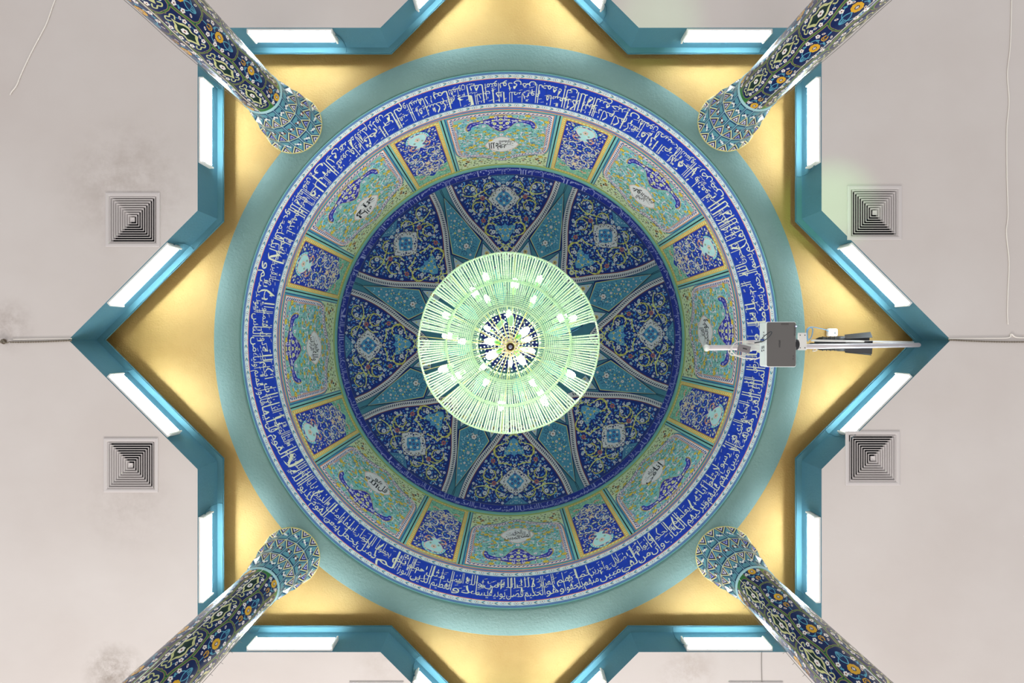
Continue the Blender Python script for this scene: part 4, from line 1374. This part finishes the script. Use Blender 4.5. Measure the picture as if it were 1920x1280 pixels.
def beads(name, n, prof, rb, gap, seed, skip=0.0, jit=.25, rings=False):
    r_ = random.Random(seed)
    prof = np.array(prof, float)
    L = np.concatenate([[0], np.cumsum(np.hypot(*np.diff(prof, axis=0).T))])
    m_ = max(2, int(L[-1] / gap))
    C = []
    missing = set()
    k = 0
    while k < n:
        if r_.random() < skip:
            for q in range(r_.randint(1, 3)): missing.add((k + q) % n)
        k += 1
    for k in range(n):
        if k in missing and not rings: continue
        a = tau * (k + r_.uniform(-jit, jit) * .5) / n
        wv = wob(a)
        for j in range(m_ + 1):
            s_ = L[-1] * j / m_
            R, z = np.interp(s_, L, prof[:, 0]), np.interp(s_, L, prof[:, 1])
            C.append((R * wv * math.cos(a), R * wv * math.sin(a), z, rb * (1.25 if j in (0, m_) else 1)))
    C = np.array(C)
    nV = len(icoV)
    V = (icoV[None] * C[:, None, 3:4] + C[:, None, :3]).reshape(-1, 3)
    T = (icoT[None] + (np.arange(len(C)) * nV)[:, None, None]).reshape(-1, 3)
    me = bpy.data.meshes.new(name)
    nt_ = len(T)
    me.vertices.add(len(V)); me.vertices.foreach_set('co', V.ravel())
    me.loops.add(nt_ * 3); me.loops.foreach_set('vertex_index', T.ravel())
    me.polygons.add(nt_); me.polygons.foreach_set('loop_start', np.arange(0, nt_ * 3, 3))
    me.update(calc_edges=True)
    me.polygons.foreach_set('use_smooth', np.ones(nt_, bool))
    me.materials.append(mb)
    o = link(bpy.data.objects.new(name, me), ch)
    o['kind'] = 'stuff'
    return o
r0, r1, r2, r3 = pr(168, 5.7), pr(116, 5.42), pr(70, 5.28), pr(58, 5.30)
zz = lambda z: z - ZR
o = beads('outer_bead_skirt', 200, [(r0, 0), (r0 * .86, zz(5.58)), (r1, zz(5.42))], .0128, .0265, 1, .02); o['label'] = 'outer skirt of crystal bead strings'
o = beads('middle_bead_skirt', 168, [(r1 * 1.02, zz(5.44)), (r1 * .8, zz(5.33)), (r2, zz(5.28))], .0108, .0235, 2, .015); o['label'] = 'middle skirt of crystal bead strings'
o = beads('inner_bead_fringe', 120, [(r2, zz(5.28)), (r3, zz(5.30))], .0085, .018, 3, 0); o['label'] = 'inner fringe of crystal beads'
o = beads('crown_bead_cone', 44, [(pr(60, 5.65), zz(5.65)), (pr(44, 6.0), zz(6.0)), (pr(24, 6.5), zz(6.5)), (.05, zz(6.9))], .0115, .15, 4, .02); o['label'] = 'cone of bead strings rising inside'
o = beads('rim_bead_row', 300, [(r0 * 1.004, .012), (r0 * 1.006, -.012)], .009, .02, 5, 0); o['label'] = 'row of beads around the rim'
g = G()
def wavy_ring(g, R, z, r):
    P = [(R * wob(tau * k / 120) * math.cos(tau * k / 120), R * wob(tau * k / 120) * math.sin(tau * k / 120), z) for k in range(121)]
    g.tube(P, r, 6, cap=False)
wavy_ring(g, r0 * 1.01, .014, .008)
g.build('rim_ring', M_GOLD, ch, True)
g = G(); wavy_ring(g, r1 * 1.01, zz(5.46), .007); g.build('middle_ring', M_GOLD, ch, True)
g = G(); wavy_ring(g, r2 * 1.0, zz(5.31), .006); g.build('inner_ring', M_GOLD, ch, True)
# central stem, hub and finial
fz = 5.15
fp = at(957, 650, fz)
fX, fY = fp.x - CX, fp.y - CY
g = G()
stem = [(.010, 5.2), (.030, 5.16), (.042, 5.15), (.042, 5.135), (.05, 5.13), (.055, 5.16), (.03, 5.20), (.05, 5.24), (.055, 5.30), (.03, 5.36), (.06, 5.42), (.055, 5.50), (.03, 5.56), (.03, 5.7), (.03, 6.6), (.06, 6.7), (.05, 6.9), (.012, 7.0)]
g.lathe([(r_, z_ - ZR) for r_, z_ in stem], 24, Matrix.Translation((fX, fY, 0)))
g.build('stem', M_GOLD, ch, True)
g = G(); g.lathe([(.001, -.02), (.018, -.018), (.025, -.004), (.025, .012)], 20, Matrix.Translation((fX, fY, 5.125 - ZR)))
g.build('finial', plain('finial_metal', srgb(150, 150, 165), .25, .8), ch, True)
g = G(); g.torus(.035, .009, 5.127 - ZR, 24, 8, None, fX, fY); g.build('finial_collar', plain('dark_bronze', srgb(70, 50, 34), .4, .7), ch, True)
g = G(); g.tube([(fX, fY, 1.2), (0, 0, 15.28 - ZR)], .008, 6); g.build('suspension_cable', plain('steel_cable', srgb(110, 120, 110), .5, .5), ch)
def rods(name, n, ra, za, rb_, zb_r, rr_, ph=0):
    for k in range(n):
        a = tau * (k + ph) / n
        g = G(); g.tube([(fX + ra * math.cos(a), fY + ra * math.sin(a), za - ZR), (rb_ * math.cos(a), rb_ * math.sin(a), zb_r - ZR)], rr_, 5)
        g.build(name, M_GOLD, ch, True)
rods('rim_arm', 16, .05, 5.45, r0 * 1.0, 5.715, .0045, .2)
rods('inner_arm', 22, .06, 5.33, r2, 5.31, .0045, .4)
# glass balls round the hub
for k in range(22):
    a = tau * k / 22
    g = G(); R_ = .070 + .034 * (k % 2)
    g.add([tuple(v * .017) for v in icoV], icoT.tolist(), Matrix.Translation((fX + R_ * math.cos(a), fY + R_ * math.sin(a), 5.235 - ZR + .03 * (k % 2))))
    g.build('hub_crystal', plain('pink_crystal', srgb(236, 214, 196), .15) if k == 0 else bpy.data.materials['pink_crystal'], ch, True)
# bulbs (pixels read from the photo, length axis pointing away from the hub)
BUL = [(911, 519, 1, 5.9), (965, 532, 1.2, 5.75), (1011, 524, 1, 5.9), (889, 548, 1.2, 5.75), (913, 560, .9, 5.8), (1000, 562, .9, 5.8), (837, 591, 1, 5.9), (840, 630, 1.2, 5.75), (867, 640, .9, 5.8),
       (1053, 595, 1.2, 5.75), (1074, 597, 1, 5.9), (832, 691, 1.2, 5.8), (856, 705, 1.2, 5.75), (906, 688, .9, 5.8), (911, 716, .9, 5.75), (1069, 701, 1.2, 5.75), (1015, 740, 1.2, 5.75), (1021, 752, 1.2, 5.9), (940, 759, 1.2, 5.75), (998, 717, .9, 5.8),
       (954, 589, .9, 5.6), (914, 616, .8, 5.6), (983, 622, 1.2, 5.5), (919, 640, 1.1, 5.5), (923, 665, 1.3, 5.5), (977, 674, 1.2, 5.5), (996, 657, .8, 5.6), (989, 636, .8, 5.6), (957, 680, .7, 5.6), (984, 655, .7, 5.6)]
prof = [(.0, .0), (.014, .0), (.015, .03)]
bulbV = None
gb = G(); gb.lathe([(.004, .125), (.018, .12), (.027, .10), (.030, .07), (.028, .035), (.018, .022)], 12); bulb_me = None
gs = G(); gs.lathe([(.018, .024), (.020, .02), (.020, -.03), (.014, -.035)], 12)
M_SOCK = plain('green_tinted_socket', srgb(120, 200, 120), .4)
for i, (px, py, s_, z_) in enumerate(BUL):
    q = at(px, py, z_) - Vector((CX, CY, ZR))
    dr = Vector((px - 957, py - 645, 0)).normalized() + Vector((0, 0, .55))
    if i == 0:
        b0 = gb.build('bulb', M_BULB, ch, True); s0 = gs.build('bulb_socket', M_SOCK, b0, True)
        b, so = b0, s0
    else:
        b = b0.copy(); COL.objects.link(b); b.parent = ch
        so = s0.copy(); COL.objects.link(so); so.parent = b
    b.rotation_mode = 'QUATERNION'
    b.rotation_quaternion = dr.to_track_quat('Z', 'Y')
    s_ *= 1.2
    b.scale = (s_, s_, s_)
    b.location = q - dr.normalized() * .07 * s_
M_OFF = plain('unlit_frosted_bulb', srgb(176, 216, 186), .3)
for (px, py) in [(958.5, 612), (931, 617)]:
    g = G(); g.lathe([(.004, .15), (.024, .14), (.034, .11), (.034, .05), (.024, .0)], 14)
    o = g.build('unlit_bulb', M_OFF, ch, True)
    o.location = at(px, py, 5.4) - Vector((CX, CY, ZR)) - Vector((0, 0, .0))
    o.rotation_euler = (math.radians(70), 0, 0 if px > 950 else .7)

# ------------------------------------------------------------------ projector arm on the right
PA = at(1722, 646.5, 6.62); PB = at(1326, 652, 5.45)
def on_pole(t): return PA.lerp(PB, t)
arm = empty('mounting_pole', tuple(PA), label='long white metal pole reaching in from the right star point', cat='pole')
g = G(); g.tube([(0, 0, 0), tuple(PB - PA)], .033, 20)
g.build('pole', plain('pole_paint', srgb(206, 200, 204), .35, .2), arm, True)
dirp = (PB - PA).normalized()
g = G(); g.tube([tuple(PB - PA - dirp * .0), tuple(PB - PA + dirp * .02)], .042, 20); g.build('end_flange', M_WHITE, arm, True)
# thinner tube beside it
p1, p2 = at(1712, 641.5, 6.7), at(1522, 638, 6.10)
g = G(); g.tube([tuple(p1 - PA), tuple(p2 - PA)], .014, 12); g.build('stay_tube', M_WHITE, arm, True)

zP = 4.90
c0_, c1_ = at(1437, 603, zP), at(1493.5, 688, zP)
pcx, pcy = (c0_.x + c1_.x) / 2, (c0_.y + c1_.y) / 2
pw, pl_ = c1_.x - c0_.x, c1_.y - c0_.y
PH = .135
pj = empty('projector', (pcx, pcy, zP), label='white projector with a grey underside hanging from the pole at right', cat='projector')
g = G(); g.box((0, 0, PH / 2 + .004), (pw, pl_, PH), bev=.02); g.build('body', plain('projector_shell', srgb(226, 232, 232), .4), pj)
g = G(); g.box((0, 0, .004), (pw - .012, pl_ - .012, .012), bev=.018); g.build('underside', plain('projector_base', srgb(98, 96, 95), .6), pj)['label'] = 'grey underside cover'
g = G()
g.lathe([(.055, -.02), (.062, 0.0), (.062, .03), (.05, .035), (.045, .01)], 28, Matrix.Translation((pw / 2 + .005, -.0, .062)) @ Matrix.Rotation(pi / 2, 4, 'Y'))
g.build('lens', M_BLACK, pj, True)
DG = plain('dark_print', srgb(50, 50, 52), .6)
V, T = text_tris('EPSON', .02)
w_ = V[:, 0].max(); hh = .70
s1 = .075 / w_
# letters run down the picture, tops towards the right
VV = [(-.022 - (v[1] - .35) * -.024, -.045 + .0 + v[0] * s1, -.0032) for v in V]
mesh_obj('brand_lettering', VV, [tuple(t) for t in T], DG, pj)
g = G()
g.box((-pw / 2 + .012, -.01, -.003), (.004, .035, .002)); g.box((pw / 2 - .022, -.105, -.003), (.012, .022, .002))
g.box((pw / 2 - .035, .125, -.003), (.010, .012, .002)); g.box((pw / 2 - .037, .155, -.003), (.008, .016, .002))
for k in range(7): g.box((pw / 2 - .09 - .012 * k, -pl_ / 2 + .026, -.003), (.007, .016, .002))
for k in range(8): g.box((pw / 2 - .015, -pl_ / 2 + .035 + .012 * k, -.003), (.026, .004, .002))
g.build('vents_and_marks', plain('projector_marks', srgb(78, 76, 76), .6), pj)
g = G(); g.box((pw / 2 - .006, -pl_ / 2 + .05, .0), (.012, .012, .01)); g.build('status_light', plain('status_led', (.5, .5, 1), .4, 0, (.55, .55, 1), 2.5), pj)
g = G()
for (y, z_, a, b) in [(-.13, .05, .012, .012), (-.10, .05, .01, .016), (-.06, .05, .01, .022), (.03, .05, .03, .016), (.035, .08, .03, .014), (.065, .05, .018, .014), (.07, .085, .022, .014)]:
    g.box((-pw / 2 - .001, y, z_), (.004, a, b))
g.build('rear_sockets', plain('socket_dark', srgb(90, 96, 104), .6), pj)
g = G(); g.tube([(-pw / 2 - .03, 0.0 - .05, .06), (-pw / 2 + .002, -.05, .06)], .009, 8); g.build('cable_plug', plain('blue_plug', srgb(30, 90, 200), .4), pj, True)
# ceiling mount
pp = None
tq = (PA.x - pcx) / (PA.x - PB.x); q0 = on_pole(tq)
mt = empty('projector_mount', (pcx, q0.y, q0.z), label='white bracket clamping the projector to the pole', cat='bracket')
g = G(); g.box((0, 0, (zP + PH - q0.z) / 2), (.07, .07, q0.z - zP - PH - .05), bev=.01); g.build('drop_column', M_WHITE, mt)
g = G(); g.box((0, 0, zP + PH + .015 - q0.z), (.22, .22, .016), bev=.02); g.build('mount_plate', M_WHITE, mt)
g = G(); g.tube([(-.06 , 0, .02), (.06, 0, -.02)], .045, 16); g.build('clamp', M_WHITE, mt, True)
bp = at(1504, 640, 5.75)
g = G(); g.box(tuple(bp - Vector((pcx, q0.y, q0.z))), (.11, .22, .012), bev=.008); g.build('side_plate', M_WHITE, mt)
g = G()
for dx, dy in ((-.03, -.08), (.03, -.08), (-.03, .08), (.03, .08)):
    g.tube([tuple(bp - Vector((pcx, q0.y, q0.z)) + Vector((dx, dy, -.012))), tuple(bp - Vector((pcx, q0.y, q0.z)) + Vector((dx, dy, -.004)))], .006, 8)
g.build('bolts', DG, mt)
# boxes and cables by the pole's free end
e1 = at(1414, 648, 5.62)
jb = empty('junction_box', tuple(e1), label='white junction box on the pole left of the projector', cat='junction box')
g = G(); g.box((0, 0, 0), (.24, .12, .07), bev=.012); g.build('box', M_WHITE, jb)
g = G(); g.box((-.05, -.045, -.01), (.09, .05, .06), bev=.008); g.build('cover', plain('box_cover', srgb(200, 196, 200), .5), jb)
e2 = at(1395, 653.5, 5.40)
gb2 = empty('power_adapter', tuple(e2), rz=math.radians(14), label='small grey adapter box hanging by white cables near the free end of the pole', cat='adapter')
g = G(); g.box((0, 0, 0), (.135, .085, .04), bev=.008); g.build('case', plain('grey_case', srgb(134, 128, 132), .5), gb2)
g = G(); g.box((.0, -.0, -.021), (.05, .012, .002)); g.build('print', DG, gb2)
def loopc(name, pts, r, mat, label, cat='cable', n=10):
    P = []
    base = [Vector(q) for q in pts]
    A_ = np.array([tuple(q) for q in base])
    c2 = curve(A_, 8)
    g = G(); g.tube([tuple(q) for q in c2], r, 6)
    o = g.build(name, mat, None, True)
    return tag(o, label, cat)
def P3(l): return [at(*q) for q in l]
loopc('cable', P3([(1437, 655, 5.5), (1420, 672, 5.45), (1385, 668, 5.4), (1370, 655, 5.4), (1380, 648, 5.45), (1400, 657, 5.45), (1396, 666, 5.42), (1372, 665, 5.4), (1366, 660, 5.5)]), .008, M_CABLEW, 'white cable looped around the grey adapter')
loopc('cable', P3([(1370, 662, 5.5), (1376, 645, 5.45), (1390, 640, 5.5), (1412, 643, 5.5), (1432, 650, 5.5)]), .007, M_CABLEW, 'short white cable running from pole to junction box')
M_DC = plain('dark_cable', srgb(44, 52, 60), .5)
loopc('cable', P3([(1425, 641, 5.0), (1432, 631, 4.86), (1444, 622, 4.84), (1447, 624, 4.84), (1440, 633, 4.86), (1427, 641, 5.0), (1415, 643, 5.3)]), .0045, M_DC, 'dark cable loop hanging across the projector corner')
loopc('cable', P3([(1415, 642, 5.3), (1425, 640, 5.05), (1431, 640, 4.96)]), .004, M_DC, 'dark cable plugged into the projector with a blue plug')
MB = plain('blue_cable', srgb(110, 160, 200), .5)
loopc('cable', P3([(1515, 640, 6.2), (1514, 622, 6.2), (1519, 614, 6.2), (1524, 618, 6.2), (1521, 632, 6.2), (1514, 636, 6.2), (1513, 618, 6.25), (1520, 613, 6.4), (1530, 614, 6.8), (1548, 618, 7.10), (1555, 622, 7.17)]), .007, MB, 'light blue network cable coiled right of the projector')
loopc('cable', P3([(1528, 652, 6.1), (1524, 658, 6.0), (1532, 656, 6.0), (1527, 651, 6.0), (1536, 653, 6.1)]), .006, M_CABLEW, 'little knot of white cable under the pole')
loopc('cable', P3([(1506, 654, 5.9), (1530, 653, 6.1), (1560, 651.5, 6.3), (1600, 650, 6.5), (1660, 649, 6.7), (1716, 648, 6.8)]), .005, M_DC, 'dark cable strapped along the pole')
# white access point on the yellow plaster
rt = at(1558, 623, Z_YEL)
ap = empty('access_point', (rt.x, rt.y, Z_YEL - .045), label='small white rounded wifi box on the yellow plaster above the pole', cat='router')
g = G(); g.box((0, 0, .02), (.165, .125, .045), bev=.03); g.build('case', M_WHITE, ap)
g = G(); g.box((.03, .01, -.003), (.02, .03, .002)); g.build('print', plain('light_grey_print', srgb(150, 150, 150), .6), ap)
# stage lamp with barn doors
t0_, t1_ = at(1530, 644, 6.80), at(1584, 644, 6.62)
sl = empty('stage_lamp', tuple(t0_), label='black theatre lamp with barn doors behind the pole', cat='stage lamp')
ax = (t1_ - t0_); Ln = ax.length; Q = ax.to_track_quat('Z', 'Y').to_matrix().to_4x4()
g = G(); g.lathe([(.03, -.02), (.075, 0), (.098, .04), (.102, .10), (.095, .14), (.102, .16), (.102, Ln - .12), (.112, Ln - .08), (.112, Ln)], 24, Q)
g.build('body', M_BLACK, sl, True)
g = G()
for k in range(5): g.torus(.104, .006, .08 + .05 * k, 24, 6, Q)
g.build('cooling_fins', M_BLACK, sl, True)
for k in range(4):
    g = G()
    R4 = Q @ Matrix.Translation((0, 0, Ln)) @ Matrix.Rotation(k * pi / 2 + .4, 4, 'Z')
    w0, w1 = .08, .10
    V = [(.105, -w0, 0), (.105, w0, 0), (.135, w1, .30), (.135, -w1, .30)]
    V += [(x + .004, y, z) for x, y, z in V]
    g.add(V, [(0, 1, 2, 3), (7, 6, 5, 4), (0, 4, 5, 1), (1, 5, 6, 2), (2, 6, 7, 3), (3, 7, 4, 0)], R4)
    g.build('barn_door', M_BLACK, sl)
g = G(); g.tube(curve([(0, -.125, .22), (0, -.135, .05), (0, -.09, -.06), (0, .09, -.06), (0, .135, .05), (0, .125, .22)], 5).tolist(), .010, 8, True, Q); g.build('yoke', M_BLACK, sl, True)
for s_ in (-1, 1):
    g = G(); g.tube([(0, s_ * .11, .22), (0, s_ * .165, .22)], .012, 8, True, Q); g.box((0, s_ * .17, .22), (.05, .016, .016), Q); g.box((0, s_ * .17, .22), (.016, .016, .05), Q)
    g.build('knob', M_BLACK, sl)
g = G(); up0 = Q @ Vector((0, 0, -.06)); tgt = on_pole((PA.x - t0_.x) / (PA.x - PB.x)) - t0_
g.tube([tuple(up0), tuple(tgt)], .014, 8); g.build('clamp_arm', M_BLACK, sl, True)

# ------------------------------------------------------------------ cords on the white ceiling
zc = Z_CEIL - .008
loopc('cord', P3([(108, -12, zc), (100, 8, zc), (88, 42, zc), (78, 62, zc), (62, 92, zc), (52, 112, zc), (40, 138, zc), (31, 160, zc), (22, 172, zc), (19, 178, zc)]), .0065, M_CABLEW, 'white cord hanging diagonally in the top left corner', 'cord')
loopc('cord', P3([(1897, -12, zc), (1896, 40, zc), (1894, 90, zc), (1889, 138, zc), (1892, 190, zc), (1888, 242, zc), (1888, 320, zc), (1890, 400, zc), (1887, 436, zc), (1892, 490, zc), (1890, 545, zc), (1889, 585, zc), (1890, 608, zc)]), .0065, M_CABLEW, 'white cord running down the right edge of the ceiling', 'cord')
loopc('cord', P3([(1930, 633, zc), (1905, 632, zc), (1896, 626, zc), (1890, 633, zc), (1850, 634, zc), (1800, 634.5, zc), (1779, 635, zc)]), .009, M_CABLEW, 'pale cord from the right star point to the edge', 'cord')
def rope(P, r, mat, label):
    a, b = P; L = (b - a).length; n = int(L / .008)
    g = G(); t = (b - a).normalized(); s_ = Vector((0, 1, 0)); u_ = Vector((0, 0, 1))
    for ph in (0, pi):
        g.tube([tuple(a.lerp(b, k / n) + s_ * math.cos(k * .7 + ph) * r * .6 + u_ * math.sin(k * .7 + ph) * r * .6 + s_ * .012 * math.sin(k * .02)) for k in range(n + 1)], r * .62, 5)
    o = g.build('rope', mat, None, True)
    return tag(o, label, 'rope')
M_ROPE = plain('weathered_rope', srgb(120, 112, 100), .9)
rope((at(134, 638, zc - .006), at(20, 640, zc - .006)), .011, M_ROPE, 'thin twisted rope from the left star point to the hook')
rope((at(1779, 637, zc - .006), at(1935, 640.5, zc - .006)), .010, M_ROPE, 'thin twisted rope from the right star point to the edge')
loopc('cord', P3([(134, 634.5, zc), (100, 635, zc), (60, 635.5, zc), (25, 636, zc)]), .008, M_CABLEW, 'white cord beside the rope at the left star point', 'cord')
hk = empty('ceiling_hook', tuple(at(10, 640, zc)), label='rusty hook with knotted rope at the far left', cat='hook')
M_RUST = plain('rust', srgb(96, 84, 70), .8)
g = G(); g.torus(.03, .009, -.02, 16, 6); g.build('ring', M_RUST, hk, True)
g = G(); g.lathe([(.02, .0), (.026, -.006), (.012, -.02), (.008, -.03)], 12); g.build('screw_base', M_RUST, hk, True)
g = G(); g.tube(curve([(.08, .0, -.01), (.04, .02, -.03), (0, -.02, -.03), (-.04, .02, -.02), (-.02, -.025, -.03), (.03, .01, -.04), (-.06, .0, -.02), (-.1, .005, -.01)], 5).tolist(), .008, 6); g.build('knot', M_ROPE, hk, True)

# hairline cords near the bottom edge
loopc('cord', P3([(1428, 1222, zc), (1428, 1250, zc), (1429, 1285, zc)]), .004, plain('grey_cord', srgb(120, 116, 112), .7), 'short thin grey cord on the ceiling at the lower right edge', 'cord')
